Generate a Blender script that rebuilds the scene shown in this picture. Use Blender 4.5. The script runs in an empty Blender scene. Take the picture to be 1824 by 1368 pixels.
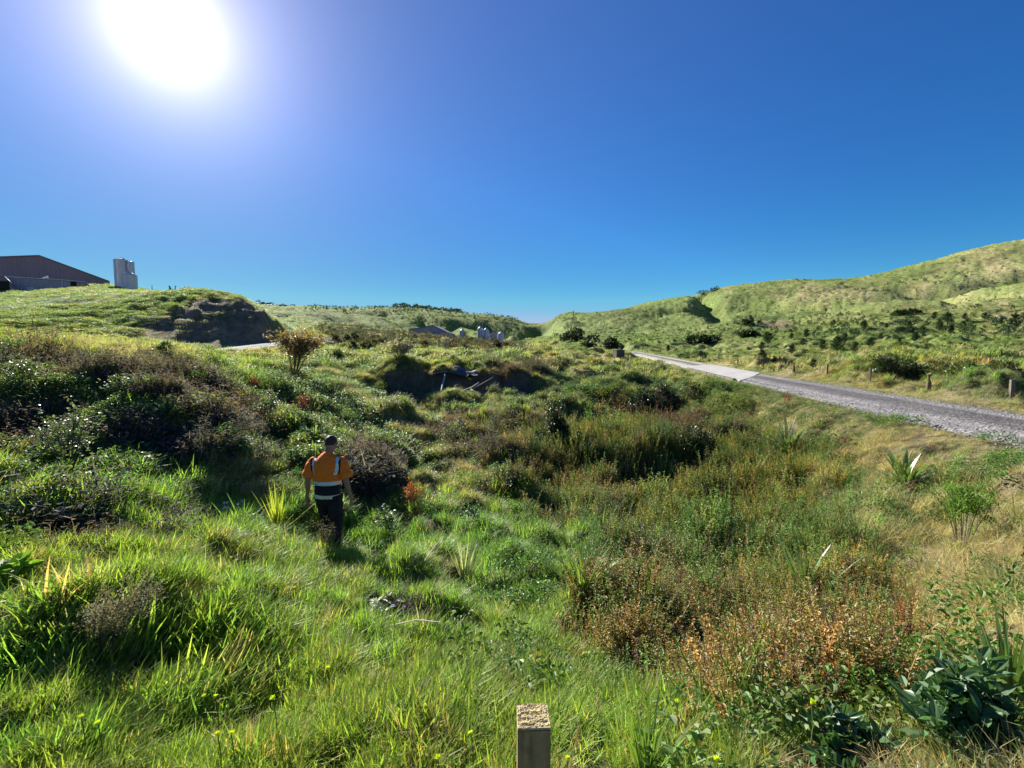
import bpy, bmesh, math, random
import numpy as np
from mathutils import Vector, Matrix, Quaternion

# ------------------------------------------------------------------ camera, sky, sun, exposure
SC = bpy.context.scene
COL = SC.collection
FPX, HZ = 830.0, 620.0
PITCH = math.atan((684 - HZ) / FPX)
CP, SP = math.cos(PITCH), math.sin(PITCH)
EYE = 1.65
cam_data = bpy.data.cameras.new('camera')
cam = bpy.data.objects.new('camera', cam_data)
COL.objects.link(cam)
cam.location = (0, 0, EYE)
cam.rotation_euler = (math.pi / 2 - PITCH, 0, 0)
cam_data.sensor_width = 36.0
cam_data.lens = 36.0 * FPX / 1824.0
cam_data.clip_start = 0.05
cam_data.clip_end = 5000
SC.camera = cam

SUN_AZ, SUN_EL = math.radians(-35.0), math.radians(28.0)   # azimuth from +Y towards +X
SUN_DIR = Vector((math.sin(SUN_AZ) * math.cos(SUN_EL), math.cos(SUN_AZ) * math.cos(SUN_EL), math.sin(SUN_EL)))
world = bpy.data.worlds.new('World')
SC.world = world
world.use_nodes = True
wn, wl = world.node_tree.nodes, world.node_tree.links
wn.clear()
out = wn.new('ShaderNodeOutputWorld')
bg = wn.new('ShaderNodeBackground')
SKY_K = 0.64
sky = wn.new('ShaderNodeTexSky')
sky.sky_type = 'NISHITA'
sky.sun_disc = False
sky.sun_elevation = SUN_EL
sky.sun_rotation = SUN_AZ
sky.altitude = 300
sky.air_density = 1.0
sky.dust_density = 0.0
sky.ozone_density = 3.2
bg.inputs['Strength'].default_value = 0.1
# the camera's deep rendering of the clear blue: same sky, richer chroma, gentler range
def wmath(op, a, b):
    m = wn.new('ShaderNodeMath'); m.operation = op
    for i_, v_ in enumerate((a, b)):
        if isinstance(v_, bpy.types.NodeSocket): wl.new(v_, m.inputs[i_])
        else: m.inputs[i_].default_value = v_
    return m.outputs[0]
sep = wn.new('ShaderNodeSeparateColor'); wl.new(sky.outputs[0], sep.inputs[0])
cmb = wn.new('ShaderNodeCombineColor')
blue = wmath('MAXIMUM', sep.outputs[2], 0.01)
lum = wmath('MINIMUM', wmath('MULTIPLY', wmath('POWER', blue, 0.85), SKY_K), 3.25)
wl.new(wmath('MULTIPLY', lum, wmath('POWER', wmath('DIVIDE', sep.outputs[0], blue), 2.9)), cmb.inputs[0])
wl.new(wmath('MINIMUM', wmath('MULTIPLY', lum, wmath('POWER', wmath('DIVIDE', sep.outputs[1], blue), 2.05)), wmath('MULTIPLY', lum, 0.66)), cmb.inputs[1])
wl.new(lum, cmb.inputs[2])
wl.new(cmb.outputs[0], bg.inputs['Color'])
# the bright aureole of forward-scattered light round the sun
tc = wn.new('ShaderNodeTexCoord')
dot = wn.new('ShaderNodeVectorMath'); dot.operation = 'DOT_PRODUCT'
dot.inputs[1].default_value = SUN_DIR
nrm = wn.new('ShaderNodeVectorMath'); nrm.operation = 'NORMALIZE'
wl.new(tc.outputs['Generated'], nrm.inputs[0]); wl.new(nrm.outputs[0], dot.inputs[0])
ac = wn.new('ShaderNodeMath'); ac.operation = 'ARCCOSINE'
wl.new(dot.outputs['Value'], ac.inputs[0])
def glow_term(amp, width):
    m = wn.new('ShaderNodeMath'); m.operation = 'MULTIPLY'; m.inputs[1].default_value = -1.0 / width
    wl.new(ac.outputs[0], m.inputs[0])
    e = wn.new('ShaderNodeMath'); e.operation = 'EXPONENT'; wl.new(m.outputs[0], e.inputs[0])
    a = wn.new('ShaderNodeMath'); a.operation = 'MULTIPLY'; a.inputs[1].default_value = amp
    wl.new(e.outputs[0], a.inputs[0]); return a
g1, g2, g3 = glow_term(1.3, 0.024), glow_term(0.11, 0.42), glow_term(0.62, 0.085)
bg1 = wn.new('ShaderNodeBackground'); bg1.inputs['Color'].default_value = (1.0, 0.90, 1.0, 1)
bg2 = wn.new('ShaderNodeBackground'); bg2.inputs['Color'].default_value = (0.85, 0.68, 0.32, 1)
g13 = wn.new('ShaderNodeMath'); g13.operation = 'ADD'; wl.new(g1.outputs[0], g13.inputs[0]); wl.new(g3.outputs[0], g13.inputs[1])
wl.new(g13.outputs[0], bg1.inputs['Strength']); wl.new(g2.outputs[0], bg2.inputs['Strength'])
ad1 = wn.new('ShaderNodeAddShader'); ad2 = wn.new('ShaderNodeAddShader')
wl.new(bg.outputs[0], ad1.inputs[0]); wl.new(bg1.outputs[0], ad1.inputs[1])
wl.new(ad1.outputs[0], ad2.inputs[0]); wl.new(bg2.outputs[0], ad2.inputs[1])
wl.new(ad2.outputs[0], out.inputs['Surface'])

sun_data = bpy.data.lights.new('sun', 'SUN')
sun = bpy.data.objects.new('sun', sun_data)
COL.objects.link(sun)
sun_data.energy = 5.0
sun_data.angle = math.radians(0.5)
sun_data.color = (1.0, 0.95, 0.86)
sun.rotation_euler = (-SUN_DIR).to_track_quat('-Z', 'Y').to_euler()
sun.location = (-20, 30, 40)

SC.view_settings.view_transform = 'Standard'
SC.view_settings.look = 'None'
SC.view_settings.exposure = 1.25
SC.view_settings.gamma = 1.0
SC.render.engine = 'CYCLES'
SC.cycles.max_bounces = 6
SC.cycles.diffuse_bounces = 4
SC.cycles.glossy_bounces = 2
SC.cycles.transmission_bounces = 4
SC.cycles.transparent_max_bounces = 4
SC.cycles.sample_clamp_indirect = 4.0
SC.cycles.use_denoising = True
SC.cycles.caustics_reflective = False
SC.cycles.caustics_refractive = False

R = random.Random(7)
RNG = np.random.default_rng(11)

# ------------------------------------------------------------------ photo pixel <-> world
def at(px, py, Y):
    """world point at world depth Y seen at photo pixel (px, py)"""
    u, v = (px - 912) / FPX, (684 - py) / FPX
    s = Y / (CP + v * SP)
    return Vector((u * s, Y, EYE + (v * CP - SP) * s))

def to_px(x, y, z):
    zz = z - EYE
    depth = y * CP - zz * SP
    up = y * SP + zz * CP
    depth = np.where(np.abs(depth) < 1e-4, 1e-4, depth)
    return 912 + FPX * x / depth, 684 - FPX * up / depth

# ------------------------------------------------------------------ noise
def hash2(ix, iy, seed):
    h = (ix.astype(np.int64) * 374761393 + iy.astype(np.int64) * 668265263 + seed * 1274126177) & 0xFFFFFFFF
    h = ((h ^ (h >> 13)) * 1274126177) & 0xFFFFFFFF
    h = h ^ (h >> 16)
    return (h & 0xFFFFFF) / float(0xFFFFFF)

def vnoise(x, y, seed=0):
    ix, iy = np.floor(x), np.floor(y)
    fx, fy = x - ix, y - iy
    fx, fy = fx * fx * (3 - 2 * fx), fy * fy * (3 - 2 * fy)
    a, b = hash2(ix, iy, seed), hash2(ix + 1, iy, seed)
    c, d = hash2(ix, iy + 1, seed), hash2(ix + 1, iy + 1, seed)
    return (a + (b - a) * fx) * (1 - fy) + (c + (d - c) * fx) * fy      # 0..1

def fbm(x, y, seed=0, octs=4, gain=0.5):
    s, amp, tot = 0, 1.0, 0
    for i in range(octs):
        s = s + amp * (vnoise(x * 2 ** i + 17.3 * i, y * 2 ** i - 9.1 * i, seed + i) - 0.5)
        tot += amp; amp *= gain
    return s / tot * 2                                                   # about -1..1

def sstep(a, b, x):
    t = np.clip((x - a) / (b - a), 0, 1)
    return t * t * (3 - 2 * t)

# ------------------------------------------------------------------ terrain control points: column px -> (py, Y)
COLS = {
 0: [(1300,2.0),(1100,3.2),(950,5.0),(870,6.8),(830,7.8),(710,9.8),(650,11.5),(627,20),(609,33),(562,50),(529,72),(522,90),(519,118),(519,150),(540,230)],
 200: [(1300,2.1),(1100,3.4),(950,5.4),(875,7.2),(838,8.0),(722,9.8),(659,11.6),(629,20),(613,34),(562,52),(523,75),(513,103),(507,125),(522,160),(545,230)],
 320: [(1300,2.2),(1100,3.6),(960,5.5),(880,7.4),(830,8.5),(735,10.5),(669,13),(633,25),(617,38),(607,46),(556,52),(520,80),(530,110),(560,200)],
 420: [(1300,2.3),(1100,3.9),(1000,5.2),(900,7.2),(830,9.0),(745,11.5),(672,16),(634,32),(623,44),(610,50),(541,56),(530,64),(532,84),(550,115),(565,200)],
 475: [(1300,2.35),(1100,4.1),(1000,5.4),(905,7.6),(835,9.6),(745,12.5),(671,18.5),(635,34),(619,47),(607,53),(563,59),(558,64),(565,90),(575,130),(565,250)],
 530: [(1300,2.4),(1120,3.9),(1030,5.3),(930,7.6),(850,10),(765,13),(685,19),(636,34),(611,56),(600,66),(592,90),(584,140),(572,230)],
 600: [(1300,2.4),(1150,3.5),(1060,4.9),(985,7.0),(900,9.0),(820,11.5),(740,16),(680,24),(640,38),(620,55),(605,80),(587,150),(576,210)],
 680: [(1300,2.45),(1170,3.45),(1070,5.0),(985,7.2),(895,9.8),(815,13.3),(745,18.5),(692,26),(668,30),(640,42),(620,62),(605,95),(592,160),(578,230)],
 750: [(1300,2.45),(1180,3.4),(1080,5.0),(980,7.6),(880,10.8),(800,15.5),(742,22),(692,27),(662,31.5),(642,42),(621,70),(610,110),(599,170),(580,240)],
 850: [(1300,2.45),(1190,3.4),(1090,5.0),(990,7.7),(890,11),(805,15.5),(750,21.5),(692,27),(662,31.5),(640,44),(626,70),(614,120),(605,195),(588,260)],
 920: [(1300,2.45),(1200,3.3),(1100,4.9),(1000,7.8),(900,11),(810,15.5),(750,21.5),(692,27),(664,31.5),(641,45),(629,62),(621,95),(613,160),(605,205),(592,270)],
 1000: [(1300,2.4),(1200,3.4),(1100,5.1),(1000,7.9),(900,11.3),(805,16.2),(745,22.3),(695,29.5),(662,37),(637,55),(622,92),(606,150),(596,205)],
 1050: [(1300,2.4),(1200,3.5),(1100,5.2),(1000,8.0),(900,11.5),(800,17),(740,23),(690,30),(660,40),(635,60),(622,95),(605,150),(592,210)],
 1200: [(1300,2.4),(1200,3.9),(1100,5.7),(1000,8.3),(900,11.5),(800,16.5),(745,21.0),(705,26.5),(664,37),(641,60),(624,100),(605,160),(582,230)],
 1350: [(1300,2.3),(1200,3.7),(1100,5.5),(1000,8.0),(900,10.8),(820,14),(760,17.5),(712,21.5),(685,25.0),(664,35),(640,55),(620,90),(595,140),(560,230)],
 1500: [(1300,2.2),(1200,3.3),(1100,4.9),(1000,6.9),(900,9.2),(820,11.5),(765,13.2),(722,15.2),(688,22.5),(668,28),(640,45),(610,80),(580,130),(545,200)],
 1650: [(1300,2.1),(1200,3.0),(1100,4.3),(1000,6.0),(900,7.6),(820,9.0),(757,11.3),(716,16.2),(690,20),(650,35),(615,60),(585,95),(550,150),(510,230)],
 1824: [(1300,1.9),(1200,2.6),(1100,3.5),(1000,4.7),(900,6.1),(835,7.5),(797,8.8),(735,13.4),(710,17),(670,25),(630,42),(595,68),(560,110),(510,170),(470,230)],
}
SKYLINE = [(450,543,380),(480,545,390),(510,550,400),(540,546,410),(580,550,420),(640,552,430),(720,550,430),(780,555,430),(830,561,420),
 (880,562,400),(910,568,390),(940,580,370),(960,578,350),(985,566,340),(1010,557,330),(1060,556,335),(1100,552,350),(1150,541,380),(1190,535,400),
 (1250,525,420),(1300,512,410),(1350,504,400),(1410,497,390),(1460,498,380),(1510,498,360),(1560,490,340),(1610,475,330),(1650,466,320),
 (1700,454,310),(1760,439,305),(1824,427,300)]
pts, vals = [], []
AZK = 2.2
def addp(az, r, zr):
    pts.append((az * AZK, math.log(r))); vals.append(zr / (r + 3.0))
def addpix(px, py, Y, daz=0.0):
    p = at(px, py, Y)
    r = math.hypot(p.x, p.y)
    addp(math.atan2(p.x, p.y) + daz, r, p.z - EYE)
for px, lst in COLS.items():
    for py, Y in lst: addpix(px, py, Y)
    az = math.atan((px - 912) / FPX)
    addp(az, 0.8, -EYE)
    if px in (0, 1824):
        for k in (1, 2):
            for py, Y in lst: addpix(px, py, Y, math.copysign(0.32 * k, az))
for px, py, Y in SKYLINE:
    addpix(px, py, Y)
    p = at(px, py, Y); r = math.hypot(p.x, p.y)
    addp(math.atan2(p.x, p.y), r * 1.35, (p.z - EYE) * 1.03 - 3)
    addp(math.atan2(p.x, p.y), r * 2.3, (p.z - EYE) * 0.8 - 12)
for k in (1, 2):
    addpix(1824, 420, 310, 0.32 * k); addpix(0, 545, 300, -0.32 * k); addpix(0, 545, 300); addpix(200, 545, 350)
P = np.array(pts); V = np.array(vals)
def tps(d2): return 0.5 * d2 * np.log(d2 + 1e-12)
n = len(P)
D2 = ((P[:, None] - P[None]) ** 2).sum(-1)
A = np.zeros((n + 3, n + 3)); A[:n, :n] = tps(D2) + np.eye(n) * 2e-4
A[:n, n] = 1; A[:n, n + 1:] = P; A[n, :n] = 1; A[n + 1:, :n] = P.T
W = np.linalg.solve(A, np.concatenate([V, np.zeros(3)]))
def rbf(az, lr):
    q = np.stack([az * AZK, lr], -1).reshape(-1, 2)
    res = np.empty(len(q))
    for i in range(0, len(q), 20000):
        c = q[i:i + 20000]
        d2 = (c[:, 0:1] - P[None, :, 0]) ** 2 + (c[:, 1:2] - P[None, :, 1]) ** 2
        res[i:i + 20000] = tps(d2) @ W[:n] + W[n] + c @ W[n + 1:]
    return res.reshape(az.shape)

# ------------------------------------------------------------------ the gravel road on the right and the farm track on the left
def road_h(Y):
    return -1.87 + 1.17 * np.clip((Y - 30) / 65, 0, 1) + np.clip((Y - 95) / 60, 0, 3) * 0.6
RL_Y = np.array([-30, -5, 4, 8.86, 11.3, 15.2, 19.4, 29.3, 36, 50, 73, 90, 120])
RL_X = np.array([7.2, 8.1, 9.0, 9.7, 10.05, 10.75, 11.5, 13.4, 14.3, 16.2, 19.3, 21.4, 24.0])
def road_l(Y): return np.interp(Y, RL_Y, RL_X)
def road_w(Y): return np.interp(Y, [5, 12, 30, 60, 120], [4.4, 4.3, 4.0, 3.7, 3.2])
TRK = [(300, 628, 33), (380, 625, 38), (430, 621, 43), (480, 614, 50), (520, 608, 58), (575, 601, 78)]
TRK_P = np.array([tuple(at(*t)) for t in TRK])

# eroded gullies and hollows: (px, py, Y) to (px, py, Y), half width, depth in metres
CARVE = [((966,583,330),(903,607,215),9,9.5),((1246,528,395),(1284,562,260),7,9),((1108,712,23.5),(1180,712,23),1.0,1.1),((1195,708,24),(1278,700,26),.9,.8),
 ((880,640,47),(958,627,66),2.4,1.9),((1205,815,14.6),(1262,812,14.8),.6,.7),((640,855,9.6),(705,885,8.9),.5,.55),((395,760,11.2),(500,820,10.2),.8,.55),
 ((100,975,4.9),(170,985,4.8),.22,.28),((270,965,5.3),(330,985,5.1),.25,.3),((700,1130,4.2),(800,1135,4.3),.25,.35),((450,640,32),(600,720,20),1.1,.7),((640,700,27),(760,735,23),1.2,.7),
 ((1375,580,190),(1395,590,170),6,4),((560,640,40),(640,650,38),1.6,1.0),((990,655,40),(1060,652,42),1.4,.9),((940,640,52),(1040,690,30),1.2,.6)]
CARVE_W = [(np.array(tuple(at(*a))[:2]), np.array(tuple(at(*b))[:2]), w_, d_) for a, b, w_, d_ in CARVE]
def carve(x, y):
    out_ = np.zeros(x.shape)
    for a, b, w_, d_ in CARVE_W:
        ab = b - a; t = np.clip(((x - a[0]) * ab[0] + (y - a[1]) * ab[1]) / (ab @ ab), 0, 1)
        dd = np.hypot(x - a[0] - t * ab[0], y - a[1] - t * ab[1]) * (1 + .5 * fbm(x / w_ / 2, y / w_ / 2, 777, 2))
        out_ += d_ * np.exp(-(dd / w_) ** 2)
    return out_
PINS = []
def terrain_z(x, y, base=None):
    r = np.hypot(x, y); az = np.arctan2(x, y)
    front = np.abs(az) < math.radians(86)
    azc = np.clip(az, -math.radians(84), math.radians(84))
    w = rbf(azc, np.log(np.clip(r, 0.8, 2000))) if base is None else base
    z = w * (r + 3.0)
    back = sstep(math.radians(80), math.radians(125), np.abs(az))
    z = z * (1 - back) + (-EYE) * back
    near = np.clip((r - 1.2) / 3, 0, 1)
    bil = np.abs(fbm(x / 1.25 + .4 * fbm(x / 3, y / 3, 24, 2), y / 1.25, 25, 2)); bil2 = np.abs(fbm(x / 3.4, y / 3.4, 27, 3))
    # hummocks and tussocky unevenness
    rough = 0.55 + 0.9 * sstep(-0.2, 0.5, fbm(x / 9, y / 9, 5, 2))
    dz = (0.42 * fbm(x / 1.7, y / 1.7, 21, 3) * (1 + .35 * sstep(6, 10, r)) + .34 * (np.clip(fbm(x / 1.15, y / 1.15, 23, 2) + .15, 0, 1))) * rough * near
    dz += .085 * np.abs(fbm(x / .42, y / .42, 29, 2)) * near * (1 - sstep(9, 16, r)) * 2
    dz += (0.62 * np.minimum(bil, .55) - .15) * near * (.22 + 1.05 * sstep(3, 9, r)) * (1 - sstep(60, 130, r)) * (1 - .6 * (az < -.38) * sstep(40, 50, r)) + (1.25 * np.minimum(bil2, .5) - .3) * sstep(6, 14, r) * (1 - sstep(90, 170, r)) * (1 - .7 * (az < -.38) * sstep(40, 50, r))
    dz += 0.75 * fbm(x / 5.5, y / 5.5, 31, 3) * sstep(6, 22, r)
    dz += 0.30 * np.clip(fbm(x / 2.6, y / 2.6, 33, 3), -.2, 1) * sstep(9, 20, r) * (1 - sstep(90, 160, r))
    dz += 1.3 * fbm(x / 13, y / 13, 41, 4) * sstep(30, 120, r) * (1 - .8 * (az < -.38) * sstep(40, 50, r) * (1 - sstep(150, 200, r)))
    dz += 4.5 * fbm(x / 60, y / 60, 51, 3) * sstep(110, 300, r) * (1 - 0.75 * sstep(270, 330, r))
    dz *= 1 - .55 * (az < -.28) * sstep(12, 16, r) * (1 - sstep(44, 52, r))
    dz *= 1 - .72 * (az < -.38) * sstep(38, 47, y) * (1 - sstep(150, 200, r))
    # ridges and gullies running down the far slopes
    gul = 1 - np.abs(fbm(x / 42 + y / 160, y / 130, 61, 3)) * 2.2
    dz -= 8.5 * np.clip(gul, 0, 1) ** 2 * sstep(150, 240, r) * (1 - sstep(305, 350, r))
    # terracettes trodden along the contours
    per = 1.35 + 0.3 * fbm(x / 30, y / 30, 71, 2)
    ph = (z + dz) / per + 0.9 * fbm(x / 11, y / 11, 72, 3)
    tri = ph - np.floor(ph)
    ter = (np.where(tri < 0.72, tri / 0.72, (1 - tri) / 0.28) - 0.5)
    hillmask = sstep(46, 58, r) * sstep(-1.0, 1.5, z)
    dz += ter * 0.62 * hillmask * (0.3 + 0.7 * vnoise(x / 14, y / 14, 73))
    # the cut earth bank of the paddock hill: gullied face
    px, py = to_px(x, y, z + EYE)
    bank = np.exp(-((px - 385) / 150) ** 4) * sstep(45, 48, y) * (1 - sstep(56, 62, y)) * (az < 0)
    dz += bank * (1.5 * (np.abs(fbm((x + 0.5 * y) / 2.3, y / 9, 81, 3)) - 0.25))
    # the slip scarp in the middle: crumbled clods below the lip
    slip = sstep(675, 710, px) * (1 - sstep(935, 975, px)) * np.exp(-((y - 29.0) / 2.3) ** 2)
    dz += slip * 0.7 * fbm(x / 1.1, y / 0.8, 91, 3)
    sx_ = sstep(665, 700, px) * (1 - sstep(930, 985, px))
    lip = 28.6 + 0.9 * fbm(x / 3.0, y * 0 + 3.3, 95, 3)
    yy = y - lip
    dz += sx_ * np.where(yy > .5, .62 * np.exp(-(yy - .5) / 4.0), np.where(yy < 0, -.75 * np.exp(yy / 3.0), -.75 + 1.37 * np.clip(yy / .5, 0, 1)))
    dz -= carve(x, y)
    z = z + dz * front + EYE
    # the ground is level under the road and the track
    rl, rw = road_l(y), road_w(y)
    dist = np.maximum(rl - x, x - (rl + rw))
    k = (1 - sstep(0.25, 2.2, dist)) * (y < 118) * (y > -30)
    z = z * (1 - k) + (road_h(y) + EYE - 0.05) * k
    d2 = np.full(x.shape, 1e9); zt = np.zeros(x.shape)
    for a, b in zip(TRK_P[:-1], TRK_P[1:]):
        ab = b[:2] - a[:2]
        t = np.clip(((x - a[0]) * ab[0] + (y - a[1]) * ab[1]) / (ab @ ab), 0, 1)
        dd = (x - a[0] - t * ab[0]) ** 2 + (y - a[1] - t * ab[1]) ** 2
        zt = np.where(dd < d2, a[2] + t * (b[2] - a[2]), zt); d2 = np.minimum(d2, dd)
    k = 1 - sstep(1.6, 3.6, np.sqrt(d2))
    z = z * (1 - k) + zt * k
    for x0, y0, rad, dl in PINS: z = z + dl * np.exp(-((x - x0) ** 2 + (y - y0) ** 2) / rad ** 2)
    return z

az_f = np.radians(np.linspace(-62, 62, 1000))
az_b = np.radians(np.linspace(62, 298, 76))[1:-1]
AZ = np.concatenate([az_f, az_b]); NA = len(AZ)
LR = np.concatenate([[math.log(0.15), math.log(0.45)], np.linspace(math.log(0.8), math.log(1100), 820)]); NR = len(LR)
gaz, glr = np.meshgrid(AZ, LR, indexing='ij')
gr = np.exp(glr)
GX, GY = gr * np.sin(gaz), gr * np.cos(gaz)
# the smooth base is evaluated on a coarser grid and interpolated
ca = np.radians(np.linspace(-84, 84, 220)); cl = np.linspace(math.log(0.8), math.log(2000), 260)
cb = rbf(*np.meshgrid(ca, cl, indexing='ij'))
def base_at(x, y):
    az = np.arctan2(x, y); r = np.hypot(x, y)
    fa = np.clip((az - ca[0]) / (ca[1] - ca[0]), 0, len(ca) - 1.001)
    fl = np.clip((np.log(np.clip(r, 0.8, 2000)) - cl[0]) / (cl[1] - cl[0]), 0, len(cl) - 1.001)
    ia, il = fa.astype(int), fl.astype(int); ta, tl = fa - ia, fl - il
    return (cb[ia, il] * (1 - ta) + cb[ia + 1, il] * ta) * (1 - tl) + (cb[ia, il + 1] * (1 - ta) + cb[ia + 1, il + 1] * ta) * tl
def zat(x, y):
    x, y = np.asarray(x, float), np.asarray(y, float)
    return terrain_z(x, y, base_at(x, y))
# places where the level of the ground is known from what stands on it: px, py, Y, radius
for px_, py_, Y_, rad_ in [(590,990,7.0,1.3),(812,664,29.6,1.6),(1102,643,55,3.0),(524,662,22,1.5),(985,795,17.5,1.5),(85,518,92,9)]:
    p_ = at(px_, py_, Y_); PINS.append((p_.x, p_.y, rad_, p_.z - float(zat(np.array([p_.x]), np.array([p_.y]))[0])))
GZ = zat(GX, GY)
def ground(x, y): return float(zat(np.array([x]), np.array([y]))[0])

def hit(px, py, ymin=1.0, ymax=420.0):
    """ground point seen at a photo pixel: march the ray to the terrain"""
    ys = np.exp(np.linspace(math.log(ymin), math.log(ymax), 700))
    u, v = (px - 912) / FPX, (684 - py) / FPX
    s = ys / (CP + v * SP)
    xs, zs = u * s, EYE + (v * CP - SP) * s
    g = zat(xs, ys)
    idx = np.nonzero(zs <= g)[0]
    i = idx[0] if len(idx) else 699
    return Vector((float(xs[i]), float(ys[i]), float(g[i])))

# ------------------------------------------------------------------ vegetation zones: what grows where
T = dict(lush=0, fine=1, straw=2, bracken=3, dock=4, rust=5, cover=6, soil=7, hill=8, scrub=9)
NT = len(T)
ALB = np.array([(0.185,0.272,0.058),(0.210,0.235,0.098),(0.380,0.320,0.180),(0.125,0.100,0.080),(0.210,0.195,0.055),(0.230,0.140,0.060),
                (0.095,0.170,0.040),(0.220,0.155,0.115),(0.146,0.205,0.058),(0.120,0.110,0.080)])
ZONES = [  # (cx, cy, rx, ry, angle in degrees, kind, weight)
 (1320,745,260,60,8,'cover',1.6),(700,770,240,70,0,'cover',.5),(90,1140,130,90,0,'cover',.9),(1090,700,120,40,0,'cover',.8),(600,690,110,60,0,'cover',.5),
 (1540,785,170,45,14,'straw',2.1),(1720,850,150,100,10,'straw',1.9),(1440,850,110,60,0,'straw',1.5),(1620,950,210,90,0,'straw',1.8),(1760,1030,120,90,0,'straw',1.5),
 (720,765,170,9,34,'straw',3.0),(470,880,70,22,0,'straw',1.3),(1680,712,260,18,9,'straw',2.4),(1350,648,200,10,5,'straw',1.0),(130,622,260,16,0,'straw',1.4),
 (1120,655,150,28,0,'straw',1.2),(1190,690,120,20,0,'straw',.6),(840,690,200,30,0,'straw',.3),(620,870,60,40,0,'straw',.5),(350,960,120,30,0,'straw',.4),
 (1550,640,300,22,5,'straw',.9),(900,1000,130,60,0,'straw',.35),(1700,1150,120,60,0,'straw',.9),(820,1010,90,40,0,'straw',.5),
 (50,650,70,26,0,'bracken',1.6),(270,680,150,26,12,'bracken',1.7),(385,735,70,22,25,'bracken',1.8),(60,770,90,40,0,'bracken',1.4),(250,790,150,30,8,'bracken',1.3),(330,820,180,40,8,'straw',.7),(180,720,180,50,0,'cover',.9),(120,830,180,40,0,'cover',.7),
 (1150,722,60,22,0,'bracken',1.6),(1210,775,70,34,0,'bracken',1.4),(640,840,50,40,30,'bracken',1.4),(100,930,80,16,0,'bracken',1.0),(880,780,140,40,0,'bracken',.45),
 (300,960,60,20,0,'bracken',.9),(110,980,90,18,0,'bracken',1.2),(760,1120,60,20,20,'bracken',1.2),(930,660,90,20,0,'bracken',.8),
 (1230,870,220,85,0,'dock',3.2),(1270,970,230,80,0,'dock',2.6),(1400,1060,160,70,0,'dock',1.5),(1010,790,120,40,0,'dock',.5),
 (1160,1070,110,70,0,'rust',2.6),(1360,1180,220,90,5,'rust',4.0),(1080,870,70,50,0,'rust',1.8),(1240,1120,150,60,0,'rust',1.8),(1500,1110,100,60,0,'rust',1.4),(1330,920,120,60,0,'rust',.5),
 (1590,1045,42,22,0,'soil',3.5),(1040,905,28,26,40,'soil',2.5),(1270,1030,25,8,0,'soil',2.0),
 (1450,520,90,16,0,'straw',1.6),(1740,470,150,40,-20,'straw',1.2),(1790,560,90,26,0,'straw',1.4),(1640,520,80,18,0,'straw',.7),(1560,560,120,20,0,'straw',.5),
 (1390,578,30,8,0,'soil',2.4),(1010,640,90,14,0,'straw',1.5),
]
def zone_weights(x, y, z):
    r = np.hypot(x, y)
    px, py = to_px(x, np.maximum(y, 0.3), z)
    py = np.where(y < 0.3, 1600, py); 
    wob = 24 * fbm(x / 2.2, y / 2.2, 101, 3) * np.clip(8 / (r + 1), .25, 1)
    qx, qy = px + wob * 1.6, py + wob
    w = np.zeros(x.shape + (NT,))
    lu = sstep(820, 980, qy - (px - 500) * 0.05) * (1 - sstep(1090, 1230, qx - np.clip(py - 1150, 0, 250) * .8)) 
    w[..., T['lush']] = 1.5 * lu + 0.25
    w[..., T['fine']] = 0.75
    w[..., T['straw']] = 0.24 + 0.5 * sstep(0.25, .6, fbm(x / 1.3, y / 1.3, 111, 3)) * (1 - lu * .7)
    w[..., T['cover']] = 0.2
    for cx, cy, rx, ry, ang, k, wt in ZONES:
        c, s = math.cos(math.radians(ang)), math.sin(math.radians(ang))
        dx, dy = qx - cx, qy - cy
        e = ((dx * c + dy * s) / rx) ** 2 + ((-dx * s + dy * c) / ry) ** 2
        if cy < 600: g = np.exp(-e) * (r > 70)
        else: g = np.exp(-e ** 1.5)
        w[..., T[k]] += wt * g
    far = sstep(46, 60, r) * ((px < 545) | (r > 150) | (px > 1000))
    hw = np.zeros_like(w); hw[..., T['hill']] = 1.4; hw[..., T['straw']] = w[..., T['straw']] * .8; hw[..., T['soil']] = w[..., T['soil']]
    w = w * (1 - far[..., None]) + hw * far[..., None]
    sc_ = sstep(50, 64, r) * (1 - sstep(185, 215, r)) * sstep(535, 590, px) * (1 - sstep(900, 960, px))
    w *= (1 - .55 * sc_)[..., None]; w[..., T['scrub']] += .75 * sc_ * (.4 + 1.2 * vnoise(x / 9, y / 9, 909))
    # bare earth of the bank and of the slip
    bank = np.exp(-((px - 385) / 165) ** 6) * (py < 614) * (py > 533) * sstep(44, 46, y) * (1 - sstep(57, 61, y)) * (px < 545)
    edge = sstep(-25, 5, py - (597 - (px - 240) * 0.47))
    w[..., T['soil']] += 5 * bank * edge
    slip = sstep(680, 700, px) * (1 - sstep(930, 955, px)) * sstep(660, 668, py) * (1 - sstep(706, 716, py)) * (np.abs(y - 29) < 2.5)
    w[..., T['soil']] += 8 * slip
    for k_ in range(NT):
        amp = 1.1 if k_ in (0, 1, 2, 3, 6) else .6
        if k_ != T['soil']: w[..., k_] *= np.exp(amp * fbm(x / (1.1 + .02 * r), y / (1.1 + .02 * r), 400 + 7 * k_, 3) * 1.3)
    w = w ** 1.6
    return w / w.sum(-1, keepdims=True)

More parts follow.
